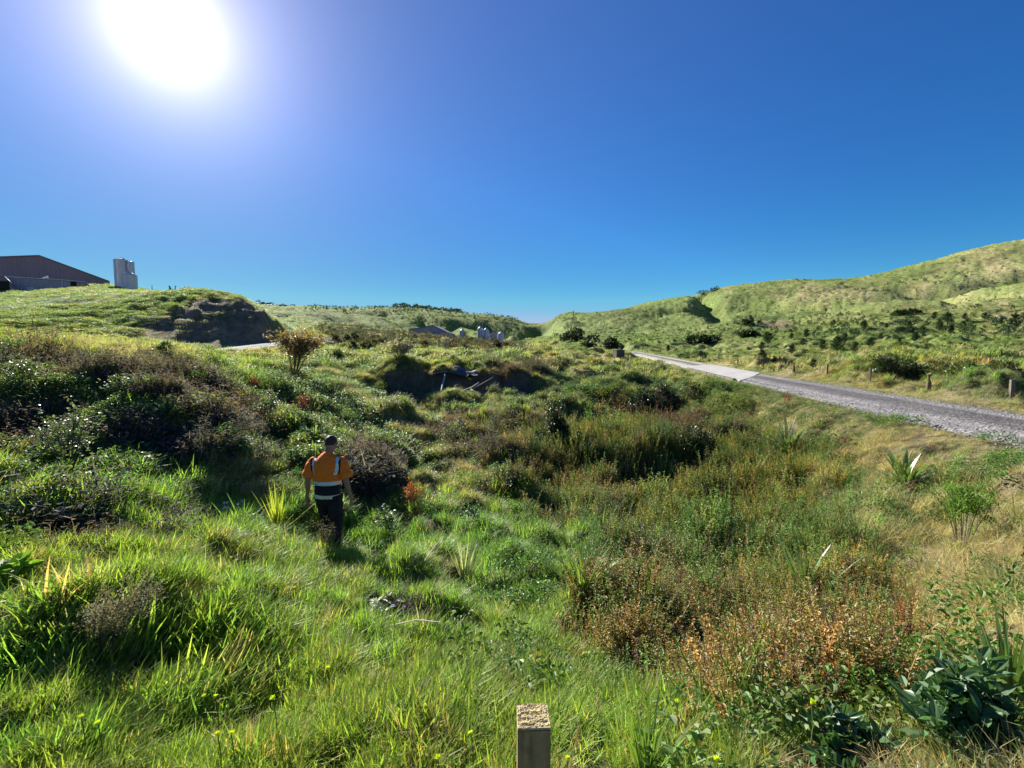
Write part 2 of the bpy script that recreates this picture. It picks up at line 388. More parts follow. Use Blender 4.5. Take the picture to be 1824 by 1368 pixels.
# ------------------------------------------------------------------ mesh helpers
class MB:
    """collects vertices, polygons, a per-vertex tone and a material index"""
    def __init__(s): s.v, s.f, s.a, s.mi = [], [], [], []
    def add(s, vs, fs, tone=1.0, mi=0):
        o = len(s.v); s.v += [tuple(p) for p in vs]; s.f += [tuple(i + o for i in f) for f in fs]
        s.a += [tone] * len(vs); s.mi += [mi] * len(fs)
    def mesh(s, name, mats=(), smooth=False):
        me = bpy.data.meshes.new(name); me.from_pydata(s.v, [], s.f)
        at_ = me.attributes.new('tone', 'FLOAT', 'POINT'); at_.data.foreach_set('value', np.array(s.a, dtype=np.float32))
        for m in mats: me.materials.append(m)
        if len(mats) > 1: me.polygons.foreach_set('material_index', s.mi)
        if smooth: me.polygons.foreach_set('use_smooth', [True] * len(s.f))
        me.update(); return me
    def box(s, x0, x1, y0, y1, z0, z1, tone=1.0, mi=0, M=None):
        vs = [Vector((x, y, z)) for z in (z0, z1) for y in (y0, y1) for x in (x0, x1)]
        if M is not None: vs = [M @ v for v in vs]
        s.add(vs, [(0, 2, 3, 1), (4, 5, 7, 6), (0, 1, 5, 4), (2, 6, 7, 3), (0, 4, 6, 2), (1, 3, 7, 5)], tone, mi)
    def tube(s, path, rad, n=6, tone=1.0, mi=0, caps=True, jit=0):
        path = [Vector(p) for p in path]; rings = []
        if not hasattr(rad, '__len__'): rad = [rad] * len(path)
        for i, p in enumerate(path):
            d = (path[min(i + 1, len(path) - 1)] - path[max(i - 1, 0)]).normalized()
            a = d.cross(Vector((0, 0, 1)));  a = a.normalized() if a.length > 1e-3 else Vector((1, 0, 0))
            b = d.cross(a).normalized()
            rings.append([p + (a * math.cos(2 * math.pi * k / n) + b * math.sin(2 * math.pi * k / n)) * rad[i] * (1 + (R.uniform(-jit, jit) if jit else 0)) for k in range(n)])
        vs = [q for r in rings for q in r]; fs = []
        for i in range(len(path) - 1):
            for k in range(n): fs.append((i * n + k, i * n + (k + 1) % n, (i + 1) * n + (k + 1) % n, (i + 1) * n + k))
        if caps: fs += [tuple(range(n))[::-1], tuple((len(path) - 1) * n + k for k in range(n))]
        s.add(vs, fs, tone, mi)
    def blade(s, p, az, L, w, lean, curl, segs=3, tone=1.0, tip=0.1, mi=0, fold=0.0, wmid=1.0):
        """a grass blade or strap leaf: rises, leans to azimuth az and droops"""
        d = Vector((math.cos(az), math.sin(az), 0)); side = Vector((-math.sin(az), math.cos(az), 0)); p = Vector(p)
        vs, fs = [], []
        pos = p.copy(); ang = lean; step = L / segs
        for i in range(segs + 1):
            t = i / segs
            ww = w * 0.5 * ((0.55 + 0.45 * min(1, t * 3) * wmid) if t < .4 else max(tip, wmid * (1 - ((t - .4) / .6) ** 1.6)))
            vs += [pos + side * ww, pos - side * ww]
            dirv = d * math.sin(ang) + Vector((0, 0, 1)) * math.cos(ang)
            pos = pos + dirv * step; ang += curl / segs
        for i in range(segs): fs.append((2 * i, 2 * i + 1, 2 * i + 3, 2 * i + 2))
        s.add(vs, fs, tone, mi)
    def leaf(s, p, d, up, L, w, tone=1.0, mi=0, bend=0.15):
        """an oval leaf: 6 vertices, folded a little along its midrib"""
        d = Vector(d).normalized(); side = d.cross(Vector(up)); side = side.normalized() if side.length > 1e-4 else Vector((1, 0, 0))
        n = side.cross(d); p = Vector(p)
        vs = [p, p + d * L * .35 + side * w * .5 + n * w * bend, p + d * L * .75 + side * w * .38 + n * w * bend * .6, p + d * L - n * L * .08,
              p + d * L * .75 - side * w * .38 + n * w * bend * .6, p + d * L * .35 - side * w * .5 + n * w * bend]
        s.add(vs, [(0, 1, 2, 3), (0, 3, 4, 5)], tone, mi)

def link(name, me, parent=None, loc=None, rot=None):
    o = bpy.data.objects.new(name, me); COL.objects.link(o)
    if parent is not None: o.parent = parent
    if loc is not None: o.location = loc
    if rot is not None: o.rotation_euler = rot
    return o
def tag(o, label=None, cat=None, group=None, kind=None):
    for k, v in (('label', label), ('category', cat), ('group', group), ('kind', kind)):
        if v: o[k] = v
    return o
def thing(name, label, cat, loc=(0, 0, 0), rz=0, group=None):
    o = link(name, None, None, loc, (0, 0, rz)); o.empty_display_size = 0.2
    return tag(o, label, cat, group)

# ------------------------------------------------------------------ materials
def new_mat(name):
    m = bpy.data.materials.new(name); m.use_nodes = True
    nt = m.node_tree; nt.nodes.clear()
    return m, nt.nodes, nt.links
def mixrgb(nd, ln, a, b, f, mode='MIX'):
    m = nd.new('ShaderNodeMix'); m.data_type = 'RGBA'; m.blend_type = mode
    for sock, v in ((m.inputs[0], f), (m.inputs[6], a), (m.inputs[7], b)):
        if isinstance(v, bpy.types.NodeSocket): ln.new(v, sock)
        elif hasattr(v, '__len__'): sock.default_value = tuple(v) + ((1,) if len(v) == 3 else ())
        else: sock.default_value = v
    return m.outputs[2]
def mathn(nd, ln, op, a, b=None, clamp=False):
    m = nd.new('ShaderNodeMath'); m.operation = op; m.use_clamp = clamp
    for i, v in enumerate((a, b)):
        if v is None: continue
        if isinstance(v, bpy.types.NodeSocket): ln.new(v, m.inputs[i])
        else: m.inputs[i].default_value = v
    return m.outputs[0]
def noise_n(nd, ln, scale, detail=4, rough=.55, coord=None, stretch=None):
    t = nd.new('ShaderNodeTexNoise'); t.inputs['Scale'].default_value = scale; t.inputs['Detail'].default_value = detail; t.inputs['Roughness'].default_value = rough
    if coord is not None:
        if stretch:
            mp = nd.new('ShaderNodeMapping'); mp.inputs['Scale'].default_value = stretch; ln.new(coord, mp.inputs[0]); coord = mp.outputs[0]
        ln.new(coord, t.inputs['Vector'])
    return t.outputs['Fac']
def ramp(nd, ln, fac, stops):
    r = nd.new('ShaderNodeValToRGB'); el = r.color_ramp.elements
    while len(el) < len(stops): el.new(0.5)
    for e, (p, c) in zip(el, stops): e.position = p; e.color = tuple(c) + (1,)
    ln.new(fac, r.inputs[0]); return r.outputs[0]

def foliage_mat(name, color=None, transl=0.45, rough=0.42, spec=0.5, yellow=1.0, vary=0.25):
    if color is not None: color = tuple(min(.85, c * 1.25) for c in color)
    """thin leaf: diffuse + transmitted light + a little gloss. color None = the tint of the instance"""
    m, nd, ln = new_mat(name)
    if color is None:
        a = nd.new('ShaderNodeAttribute'); a.attribute_type = 'INSTANCER'; a.attribute_name = 'tint'; base = a.outputs['Color']
    else:
        g = nd.new('ShaderNodeTexCoord'); f = noise_n(nd, ln, 6.0, 3, coord=g.outputs['Object'])
        c2 = tuple(min(1, c * (1 + vary)) for c in color); c1 = tuple(c * (1 - vary) for c in color)
        base = ramp(nd, ln, f, [(.3, c1), (.7, c2)])
    t = nd.new('ShaderNodeAttribute'); t.attribute_type = 'GEOMETRY'; t.attribute_name = 'tone'
    base = mixrgb(nd, ln, base, t.outputs['Color'], 1.0, 'MULTIPLY')
    pr = nd.new('ShaderNodeBsdfPrincipled'); ln.new(base, pr.inputs['Base Color']); pr.inputs['Roughness'].default_value = rough
    pr.inputs['Specular IOR Level'].default_value = spec
    tr = nd.new('ShaderNodeBsdfTranslucent')
    ln.new(mixrgb(nd, ln, base, (1.30 * yellow, 1.32, 0.60), 1.0, 'MULTIPLY'), tr.inputs['Color'])
    mx = nd.new('ShaderNodeMixShader'); mx.inputs[0].default_value = transl
    ln.new(pr.outputs[0], mx.inputs[1]); ln.new(tr.outputs[0], mx.inputs[2])
    o = nd.new('ShaderNodeOutputMaterial'); ln.new(mx.outputs[0], o.inputs['Surface'])
    return m
def solid_mat(name, c1, c2=None, scale=5.0, rough=.8, bump=.0, bscale=30., metal=0., stretch=None, spec=.3, coord='Object', detail=5):
    m, nd, ln = new_mat(name)
    g = nd.new('ShaderNodeTexCoord'); co = g.outputs[coord]
    pr = nd.new('ShaderNodeBsdfPrincipled')
    f = noise_n(nd, ln, scale, detail, .6, co, stretch)
    ln.new(ramp(nd, ln, f, [(.32, c1), (.68, c2 or c1)]), pr.inputs['Base Color'])
    pr.inputs['Roughness'].default_value = rough; pr.inputs['Metallic'].default_value = metal; pr.inputs['Specular IOR Level'].default_value = spec
    if bump:
        b = nd.new('ShaderNodeBump'); b.inputs['Strength'].default_value = 1.0; b.inputs['Distance'].default_value = bump
        ln.new(noise_n(nd, ln, bscale, 6, .65, co, stretch), b.inputs['Height']); ln.new(b.outputs[0], pr.inputs['Normal'])
    o = nd.new('ShaderNodeOutputMaterial'); ln.new(pr.outputs[0], o.inputs['Surface'])
    return m
M = {}
M['leaf'] = foliage_mat('blades', None, .50, .5, .28)
M['dry'] = foliage_mat('dry_blades', None, .42, .7, .12, .85)
M['broad'] = foliage_mat('broad_leaves', None, .38, .5, .3)
M['wood'] = solid_mat('weathered_wood', (.10, .085, .062), (.20, .175, .13), 3, .85, .004, 20, stretch=(9, 9, .8))
M['bark'] = solid_mat('bark', (.06, .045, .035), (.13, .10, .075), 8, .9, .004, 30)
M['pole'] = solid_mat('treated_pole', (.13, .085, .055), (.22, .15, .10), 4, .85, .003, 30, stretch=(6, 6, .7))
M['galv'] = solid_mat('galvanised_steel', (.30, .33, .37), (.44, .47, .51), 1.2, .45, metal=.55)
M['clad'] = solid_mat('grey_cladding', (.21, .19, .215), (.27, .25, .275), .3, .7)
M['dark'] = solid_mat('dark_opening', (.02, .02, .022), (.03, .03, .03), 3, .9)
M['white'] = solid_mat('pale_paint', (.55, .56, .58), (.68, .69, .70), 3, .5)

# ------------------------------------------------------------------ ground
def terrain_mesh():
    ii, jj = np.meshgrid(np.arange(NA), np.arange(NR - 1), indexing='ij')
    i2 = (ii + 1) % NA
    q = np.stack([ii * NR + jj, i2 * NR + jj, i2 * NR + jj + 1, ii * NR + jj + 1], -1).reshape(-1, 4)
    verts = np.stack([GX, GY, GZ], -1).reshape(-1, 3)
    verts = np.concatenate([verts, [[0, 0, 0.0]]])
    c = len(verts) - 1
    tri = np.stack([np.full(NA, c), (np.arange(NA) + 1) % NA * NR, np.arange(NA) * NR], -1)
    me = bpy.data.meshes.new('ground')
    me.vertices.add(len(verts)); me.vertices.foreach_set('co', verts.astype(np.float32).ravel())
    loops = np.concatenate([q[:, ::-1].ravel(), tri[:, ::-1].ravel()])
    me.loops.add(len(loops)); me.loops.foreach_set('vertex_index', loops.astype(np.int32))
    nf = len(q) + len(tri)
    me.polygons.add(nf)
    starts = np.concatenate([np.arange(len(q)) * 4, len(q) * 4 + np.arange(len(tri)) * 3])
    me.polygons.foreach_set('loop_start', starts.astype(np.int32))
    me.polygons.foreach_set('use_smooth', np.ones(nf, dtype=bool))
    w = zone_weights(GX, GY, GZ)
    soil = np.array([.062, .045, .030])
    r = np.hypot(GX, GY)
    c_ = (w[..., None] * ALB).sum(-2)
    c_ = c_ * np.exp(.35 * fbm(GX / 38, GY / 38, 888, 3) * sstep(60, 120, r))[..., None]
    # thatch and earth between the plants close by, closed sward far off
    k = 0.55 * (1 - sstep(12, 60, r))[..., None]
    c_ = c_ * (1 - k) + soil * k
    col = np.ones((NA * NR + 1, 4)); col[:-1, :3] = c_.reshape(-1, 3); col[-1, :3] = soil
    ca_ = me.color_attributes.new('cover', 'FLOAT_COLOR', 'POINT'); ca_.data.foreach_set('color', col.astype(np.float32).ravel())
    me.update(calc_edges=True); me.validate()
    return me
m, nd, ln = new_mat('meadow_ground')
a = nd.new('ShaderNodeVertexColor'); a.layer_name = 'cover'
g = nd.new('ShaderNodeNewGeometry')
f1 = noise_n(nd, ln, 1.1, 8, .7, g.outputs['Position']); f2 = noise_n(nd, ln, .16, 6, .65, g.outputs['Position'])
c = mixrgb(nd, ln, a.outputs[0], ramp(nd, ln, f1, [(.3, (.45, .45, .45)), (.7, (1.6, 1.55, 1.5))]), 1.0, 'MULTIPLY')
c = mixrgb(nd, ln, c, ramp(nd, ln, f2, [(.3, (.75, .82, .8)), (.7, (1.25, 1.15, 1.1))]), 1.0, 'MULTIPLY')
pr = nd.new('ShaderNodeBsdfPrincipled'); pr.inputs['Roughness'].default_value = .95; pr.inputs['Specular IOR Level'].default_value = .1
ln.new(c, pr.inputs['Base Color'])
b = nd.new('ShaderNodeBump'); b.inputs['Strength'].default_value = .8; b.inputs['Distance'].default_value = .35
ln.new(noise_n(nd, ln, 2.2, 9, .72, g.outputs['Position']), b.inputs['Height']); ln.new(b.outputs[0], pr.inputs['Normal'])
o = nd.new('ShaderNodeOutputMaterial'); ln.new(pr.outputs[0], o.inputs['Surface'])
M['ground'] = m
tm = terrain_mesh(); tm.materials.append(M['ground'])
tag(link('ground', tm), 'rough green valley ground rising to grassy hills', kind='structure')

# ------------------------------------------------------------------ road, slab, kerb, track
def ribbon(name, rows, mat, lab, kind='structure', uvx=None):
    """rows: list of lists of points across"""
    k = len(rows[0]); vs = [p for r_ in rows for p in r_]; fs = []
    for i in range(len(rows) - 1):
        for j in range(k - 1): fs.append((i * k + j, i * k + j + 1, (i + 1) * k + j + 1, (i + 1) * k + j))
    me = bpy.data.meshes.new(name); me.from_pydata(vs, [], fs)
    at_ = me.attributes.new('across', 'FLOAT', 'POINT'); at_.data.foreach_set('value', np.array([j / (k - 1) for _ in rows for j in range(k)], dtype=np.float32))
    me.polygons.foreach_set('use_smooth', [True] * len(fs)); me.materials.append(mat); me.update()
    return tag(link(name, me), lab, kind=kind)
def gravel_mat(name, dark, light, green=0.0):
    m, nd, ln = new_mat(name)
    g = nd.new('ShaderNodeNewGeometry'); P_ = g.outputs['Position']
    at_ = nd.new('ShaderNodeAttribute'); at_.attribute_name = 'across'; ac_ = at_.outputs['Fac']
    wob = mathn(nd, ln, 'ADD', ac_, mathn(nd, ln, 'MULTIPLY', mathn(nd, ln, 'SUBTRACT', noise_n(nd, ln, .5, 5, .6, P_), .5), .22))
    # worn pale wheel tracks, darker loose stone between and beside them
    base = ramp(nd, ln, wob, [(.05, tuple(.8 * a_ + .2 * b_ for a_, b_ in zip(light, dark))), (.22, light), (.42, dark), (.60, tuple(x * .85 for x in dark)), (.80, light), (.95, tuple(.5 * (x + y) for x, y in zip(dark, light)))])
    vo = nd.new('ShaderNodeTexVoronoi'); vo.inputs['Scale'].default_value = 17; ln.new(P_, vo.inputs['Vector'])
    c = mixrgb(nd, ln, base, ramp(nd, ln, vo.outputs['Color'], [(.2, (.55, .55, .56)), (.55, (1, 1, 1)), (.85, (1.9, 1.85, 1.8))]), .8, 'MULTIPLY')
    n2 = noise_n(nd, ln, 1.3, 6, .7, P_, (1, .35, 1))
    c = mixrgb(nd, ln, c, ramp(nd, ln, n2, [(.35, (.75, .75, .76)), (.65, (1.2, 1.19, 1.17))]), 1.0, 'MULTIPLY')
    if green:
        mid = ramp(nd, ln, wob, [(.38, (0, 0, 0)), (.47, (1, 1, 1)), (.55, (1, 1, 1)), (.64, (0, 0, 0))])
        c = mixrgb(nd, ln, c, (.10, .11, .045), mathn(nd, ln, 'MULTIPLY', mid, mathn(nd, ln, 'MULTIPLY', noise_n(nd, ln, 1.0, 5, .7, P_), green * 1.7), True))
    pr = nd.new('ShaderNodeBsdfPrincipled'); pr.inputs['Roughness'].default_value = .9; pr.inputs['Specular IOR Level'].default_value = .25
    ln.new(c, pr.inputs['Base Color'])
    b = nd.new('ShaderNodeBump'); b.inputs['Strength'].default_value = .9; b.inputs['Distance'].default_value = .03
    h = mathn(nd, ln, 'ADD', vo.outputs['Distance'], mathn(nd, ln, 'MULTIPLY', noise_n(nd, ln, 5, 6, .7, P_), 2.0))
    ln.new(h, b.inputs['Height']); ln.new(b.outputs[0], pr.inputs['Normal'])
    o = nd.new('ShaderNodeOutputMaterial'); ln.new(pr.outputs[0], o.inputs['Surface'])
    return m
SL0, SL1 = 30.0, 43.5
def road_rows(ys, skew0=0, skew1=0, lift=0.0, inset=0.0, rut=0.03):
    rows = []
    n_ = len(ys)
    for i, Y in enumerate(ys):
        row = []
        for j in range(13):
            t = j / 12; X0, w_ = float(road_l(Y)) + inset, float(road_w(Y)) - 2 * inset
            s_ = (skew0 * (1 - i / (n_ - 1)) + skew1 * i / (n_ - 1))
            y_ = Y + s_ * (t - .5)
            X0 = float(road_l(y_)) + inset
            edge = .10 * float(vnoise(np.array([y_ * .9 + (77 if j else 0)]), np.array([.5]), 7)[0] - .5) * 4 if j in (0, 12) and not inset else 0
            z = float(road_h(y_)) + EYE + lift - rut * (math.exp(-((t - .22) / .09) ** 2) + math.exp(-((t - .78) / .09) ** 2)) + .05 * math.sin(math.pi * t) * (rut > 0)
            if j in (0, 12) and not inset: z -= .10
            row.append((X0 + w_ * t + edge, y_, z))
        rows.append(row)
    return rows
ribbon('road', road_rows([SL0 * 0 - 12 + (SL0 + 12) * (i / 90) for i in range(91)], 0, 7.0), gravel_mat('road_gravel', (.125, .116, .112), (.26, .245, .232)), 'grey gravel road with two worn wheel tracks')
ribbon('road_beyond_slab', road_rows([SL1 + (116 - SL1) * (i / 70) ** 1.2 for i in range(71)], 2, 0), gravel_mat('road_pale', (.25, .235, .21), (.42, .40, .36), .9), 'pale gravel road with a grassy centre strip beyond the slab')
M['concrete'] = solid_mat('road_concrete', (.33, .31, .28), (.50, .48, .44), .9, .85, .006, 14, coord='Object')
def slab(ys, skew):
    rows = road_rows(ys, skew, 2, .035, .12, 0)
    bm = bmesh.new(); vs = [[bm.verts.new(p) for p in r_] for r_ in rows]
    for i in range(len(vs) - 1):
        for j in range(12): bm.faces.new((vs[i][j], vs[i][j + 1], vs[i + 1][j + 1], vs[i + 1][j]))
    geo = bmesh.ops.extrude_face_region(bm, geom=bm.faces[:])
    bmesh.ops.translate(bm, vec=(0, 0, -.22), verts=[e for e in geo['geom'] if isinstance(e, bmesh.types.BMVert)])
    bmesh.ops.recalc_face_normals(bm, faces=bm.faces[:])
    me = bpy.data.meshes.new('road_slab'); bm.to_mesh(me); me.materials.append(M['concrete']); return me
tag(link('road_slab', slab([SL0 + (SL1 - SL0) * i / 24 for i in range(25)], 7.0)), 'pale concrete slab across the gravel road', kind='structure')
rows = []
for a_, b_ in zip(TRK_P[:-1], TRK_P[1:]):
    for q in range(8):
        t = q / 8; p = a_ + (b_ - a_) * t; d = Vector(b_ - a_); d.z = 0; d.normalize(); s_ = Vector((d.y, -d.x, 0))
        rows.append([tuple(Vector(p) + s_ * (k - 3) * .5 + Vector((0, 0, .05 - .04 * (k in (0, 6)) + .02))) for k in range(7)])
ribbon('farm_track', rows, gravel_mat('track_gravel', (.15, .14, .128), (.25, .235, .215), 1.0), 'grey farm track below the cut earth bank', )

# ------------------------------------------------------------------ instanced ground vegetation (nobody could count it)
def proto_collection(name, meshes):
    c_ = bpy.data.collections.new(name)
    for i, me in enumerate(meshes):
        o = bpy.data.objects.new('%s_%02d' % (name, i), me); c_.objects.link(o)
    return c_
def gn_scatter(name, label, coll, n_proto, pos, rot, scl, tint):
    me = bpy.data.meshes.new(name)
    N = len(pos); me.vertices.add(N); me.vertices.foreach_set('co', pos.astype(np.float32).ravel())
    def va(nm, ty, arr, fld):
        a_ = me.attributes.new(nm, ty, 'POINT'); a_.data.foreach_set(fld, arr.ravel())
    va('rot', 'FLOAT_VECTOR', rot.astype(np.float32), 'vector'); va('scl', 'FLOAT_VECTOR', scl.astype(np.float32), 'vector')
    va('tint', 'FLOAT_VECTOR', tint.astype(np.float32), 'vector'); va('idx', 'INT', RNG.integers(0, n_proto, N).astype(np.int32), 'value')
    ng = bpy.data.node_groups.new(name + '_nodes', 'GeometryNodeTree')
    ng.interface.new_socket('Geometry', in_out='INPUT', socket_type='NodeSocketGeometry')
    ng.interface.new_socket('Geometry', in_out='OUTPUT', socket_type='NodeSocketGeometry')
    N_, L_ = ng.nodes, ng.links
    gi, go = N_.new('NodeGroupInput'), N_.new('NodeGroupOutput')
    ip = N_.new('GeometryNodeInstanceOnPoints'); ci = N_.new('GeometryNodeCollectionInfo')
    ci.inputs['Collection'].default_value = coll; ci.inputs['Separate Children'].default_value = True; ci.inputs['Reset Children'].default_value = True
    ip.inputs['Pick Instance'].default_value = True
    def na(nm, ty):
        a_ = N_.new('GeometryNodeInputNamedAttribute'); a_.data_type = ty; a_.inputs['Name'].default_value = nm
        return [s for s in a_.outputs if s.enabled and s.name == 'Attribute'][0]
    L_.new(gi.outputs[0], ip.inputs['Points']); L_.new(ci.outputs[0], ip.inputs['Instance'])
    L_.new(na('idx', 'INT'), ip.inputs['Instance Index'])
    e2r = N_.new('FunctionNodeEulerToRotation'); L_.new(na('rot', 'FLOAT_VECTOR'), e2r.inputs[0]); L_.new(e2r.outputs[0], ip.inputs['Rotation'])
    L_.new(na('scl', 'FLOAT_VECTOR'), ip.inputs['Scale'])
    L_.new(ip.outputs[0], go.inputs[0])
    o = link(name, me); md = o.modifiers.new('scatter', 'NODES'); md.node_group = ng
    return tag(o, label, kind='stuff')

def grass_proto(n_, L, w, spread, lean=(.1, .7), curl=(.2, 1.2), segs=3, seed=0, windy=1.0, mat='leaf', tone=(.7, 1.3)):
    r_ = random.Random(seed); mb = MB()
    for i in range(n_):
        a_ = r_.uniform(0, 2 * math.pi); d = spread * math.sqrt(r_.random())
        p = (d * math.cos(a_), d * math.sin(a_), -.02)
        az = r_.gauss(0, 1.1) if r_.random() < windy * .85 else r_.uniform(0, 2 * math.pi)
        mb.blade(p, az, L * r_.uniform(.55, 1.15), w * r_.uniform(.6, 1.3), r_.uniform(*lean), r_.uniform(*curl), segs, r_.uniform(*tone))
    return mb.mesh('tuft', (M[mat],))
def weed_proto(seed, stems=12, H=.40, leafL=.022, spread=.15, mat='broad'):
    r_ = random.Random(seed); mb = MB()
    for i in range(stems):
        a_ = r_.uniform(0, 6.28); d = spread * math.sqrt(r_.random()); p = Vector((d * math.cos(a_), d * math.sin(a_), -.03))
        h = H * r_.uniform(.55, 1.1); la = r_.uniform(0, 6.28); tl = r_.uniform(.05, .4)
        tip = p + Vector((math.cos(la) * tl * h, math.sin(la) * tl * h, h))
        midp = (p + tip) / 2 + Vector((0, 0, .03))
        mb.tube([p, midp, tip], [.004, .003, .0015], 3, r_.uniform(.7, 1.0), caps=False)
        nl = int(26 * h / .4)
        for k in range(nl):
            t = .2 + .8 * (k + r_.random()) / nl; q = p.lerp(tip, t) + Vector((0, 0, .03 * (1 - abs(2 * t - 1))))
            az = r_.uniform(0, 6.28); el = r_.uniform(-.1, .9)
            d_ = Vector((math.cos(az) * math.cos(el), math.sin(az) * math.cos(el), math.sin(el)))
            mb.leaf(q, d_, (0, 0, 1), leafL * r_.uniform(.6, 1.4), leafL * .42 * r_.uniform(.8, 1.3), r_.uniform(.65, 1.35))
    return mb.mesh('weed', (M[mat],))
def cover_proto(seed, n_=44, spread=.14, L=.036):
    r_ = random.Random(seed); mb = MB()
    for i in range(n_):
        a_ = r_.uniform(0, 6.28); d = spread * math.sqrt(r_.random()); h = r_.uniform(.03, .16) * (1 - .5 * d / spread)
        p = Vector((d * math.cos(a_), d * math.sin(a_), h)); az = r_.uniform(0, 6.28); el = r_.uniform(-.4, .5)
        mb.leaf(p, (math.cos(az) * math.cos(el), math.sin(az) * math.cos(el), math.sin(el)), (0, 0, 1), L * r_.uniform(.6, 1.4), L * r_.uniform(.5, .9), r_.uniform(.65, 1.3))
    return mb.mesh('cover', (M['broad'],))
def twig_proto(seed, n_=30, L=.27, spread=.17):
    r_ = random.Random(seed); mb = MB()
    for i in range(n_):
        a_ = r_.uniform(0, 6.28); d = spread * math.sqrt(r_.random()); p = Vector((d * math.cos(a_), d * math.sin(a_), -.02))
        az = r_.uniform(0, 6.28); l = L * r_.uniform(.5, 1.2); el = r_.uniform(.2, 1.4)
        tip = p + Vector((math.cos(az) * math.cos(el), math.sin(az) * math.cos(el), math.sin(el))) * l
        mb.blade(p, az, l, .008, math.pi / 2 - el, r_.uniform(0, 1.2), 3, r_.uniform(.6, 1.3), .3)
        for k in range(5):
            q = p.lerp(tip, r_.uniform(.4, 1)); a2 = r_.uniform(0, 6.28)
            mb.leaf(q, (math.cos(a2), math.sin(a2), r_.uniform(-.6, .5)), (0, 0, 1), .045 * r_.uniform(.5, 1.3), .014, r_.uniform(.6, 1.4))
    return mb.mesh('bracken', (M['dry'],))
def bush_proto(seed, n_=150, rad=.5, L=.14, mat='broad', ragged=.35):
    r_ = random.Random(seed); mb = MB()
    lob = [(Vector((r_.uniform(-.5, .5), r_.uniform(-.5, .5), r_.uniform(.2, .8))) * rad * 1.3, rad * r_.uniform(.35, .7)) for _ in range(7)]
    for i in range(n_):
        c_, rr = r_.choice(lob); v = Vector((r_.gauss(0, 1), r_.gauss(0, 1), r_.gauss(0, 1))).normalized()
        p = c_ + v * rr * r_.uniform(1 - ragged, 1.1)
        if p.z < 0: p.z = -p.z * .3
        d_ = (v + Vector((r_.gauss(0, .5), r_.gauss(0, .5), r_.gauss(0, .5)))).normalized()
        mb.leaf(p, d_, (r_.gauss(0, .4), r_.gauss(0, .4), 1), L * r_.uniform(.6, 1.3), L * .55, r_.uniform(.6, 1.4))
    return mb.mesh('bush', (M[mat],))

PROTO = {
 'lush': [grass_proto(38, .215, .0085, .09, seed=i) for i in range(6)],
 'fine': [grass_proto(50, .165, .0048, .095, (.1, 1.0), (.2, 1.6), seed=20 + i, windy=.6) for i in range(6)],
 'straw': [grass_proto(54, .215, .0040, .11, (.3, 1.25), (.3, 1.6), seed=40 + i, windy=.6, mat='dry') for i in range(6)],
 'hill': [grass_proto(34, .24, .022, .26, (.05, 1.0), (.2, 1.2), 2, seed=60 + i, windy=.4) for i in range(5)],
 'weed': [weed_proto(80 + i) for i in range(6)],
 'cover': [cover_proto(100 + i) for i in range(5)],
 'twig': [twig_proto(120 + i) for i in range(5)],
 'bush': [bush_proto(140 + i) for i in range(5)],
}
def sector(n_per_m2, r0, r1, half=1.02):
    area = half * (r1 * r1 - r0 * r0); n_ = int(area * n_per_m2)
    r_ = np.sqrt(RNG.uniform(r0 * r0, r1 * r1, n_)); a_ = RNG.uniform(-half, half, n_)
    return r_ * np.sin(a_), r_ * np.cos(a_)
ACC = {k: [] for k in ('grass', 'dry_grass', 'weeds', 'ground_cover', 'dead_bracken', 'scrub')}
def push(kind, proto, x, y, z, s, tint, wind=True, zs=1.0, tilt=.12):
    n_ = len(x)
    if not n_: return
    rz = RNG.normal(0.15, .5, n_) if wind else RNG.uniform(0, 6.28, n_)
    rot = np.stack([RNG.normal(0, tilt, n_), RNG.normal(0, tilt, n_), rz], -1)
    sc_ = np.stack([s, s, s * zs * RNG.uniform(.8, 1.2, n_)], -1)
    ACC[kind].append((proto, np.stack([x, y, z], -1), rot, sc_, tint))
def tints(base, n_, x, y, bright=.25, hue=.12, seed=200):
    v = np.exp(.35 * fbm(x / 38, y / 38, 888, 3) * sstep(60, 120, np.hypot(x, y)) + RNG.normal(0, bright * .6, n_) + bright * fbm(x / 1.7, y / 1.7, seed, 3))
    v = np.clip(v, .5, 1.55)
    t = np.tile(np.array(base, float), (n_, 1)) * v[:, None]
    t = t * 1.2
    h = np.clip(RNG.normal(0, hue, n_), -.3, .3) + hue * 2.0 * fbm(x / 4.1, y / 4.1, seed + 5, 2)
    t[:, 0] *= np.exp(h); t[:, 2] *= np.exp(-h * .5)
    return np.clip(t, 0.004, .8)
def track_d(x, y):
    d2 = np.full(x.shape, 1e9)
    for a, b in zip(TRK_P[:-1], TRK_P[1:]):
        ab = b[:2] - a[:2]; t = np.clip(((x - a[0]) * ab[0] + (y - a[1]) * ab[1]) / (ab @ ab), 0, 1)
        d2 = np.minimum(d2, (x - a[0] - t * ab[0]) ** 2 + (y - a[1] - t * ab[1]) ** 2)
    return np.sqrt(d2)
def on_road(x, y):
    rl, rw = road_l(y), road_w(y)
    e_ = .05 + .45 * vnoise(x / .7, y / .7, 55) ** 2
    k = (x > rl + e_) & (x < rl + rw - e_) & (y < 118)
    # the farm track
    d2 = np.full(x.shape, 1e9)
    for a, b in zip(TRK_P[:-1], TRK_P[1:]):
        ab = b[:2] - a[:2]; t = np.clip(((x - a[0]) * ab[0] + (y - a[1]) * ab[1]) / (ab @ ab), 0, 1)
        d2 = np.minimum(d2, (x - a[0] - t * ab[0]) ** 2 + (y - a[1] - t * ab[1]) ** 2)
    return k | (d2 < 1.7)
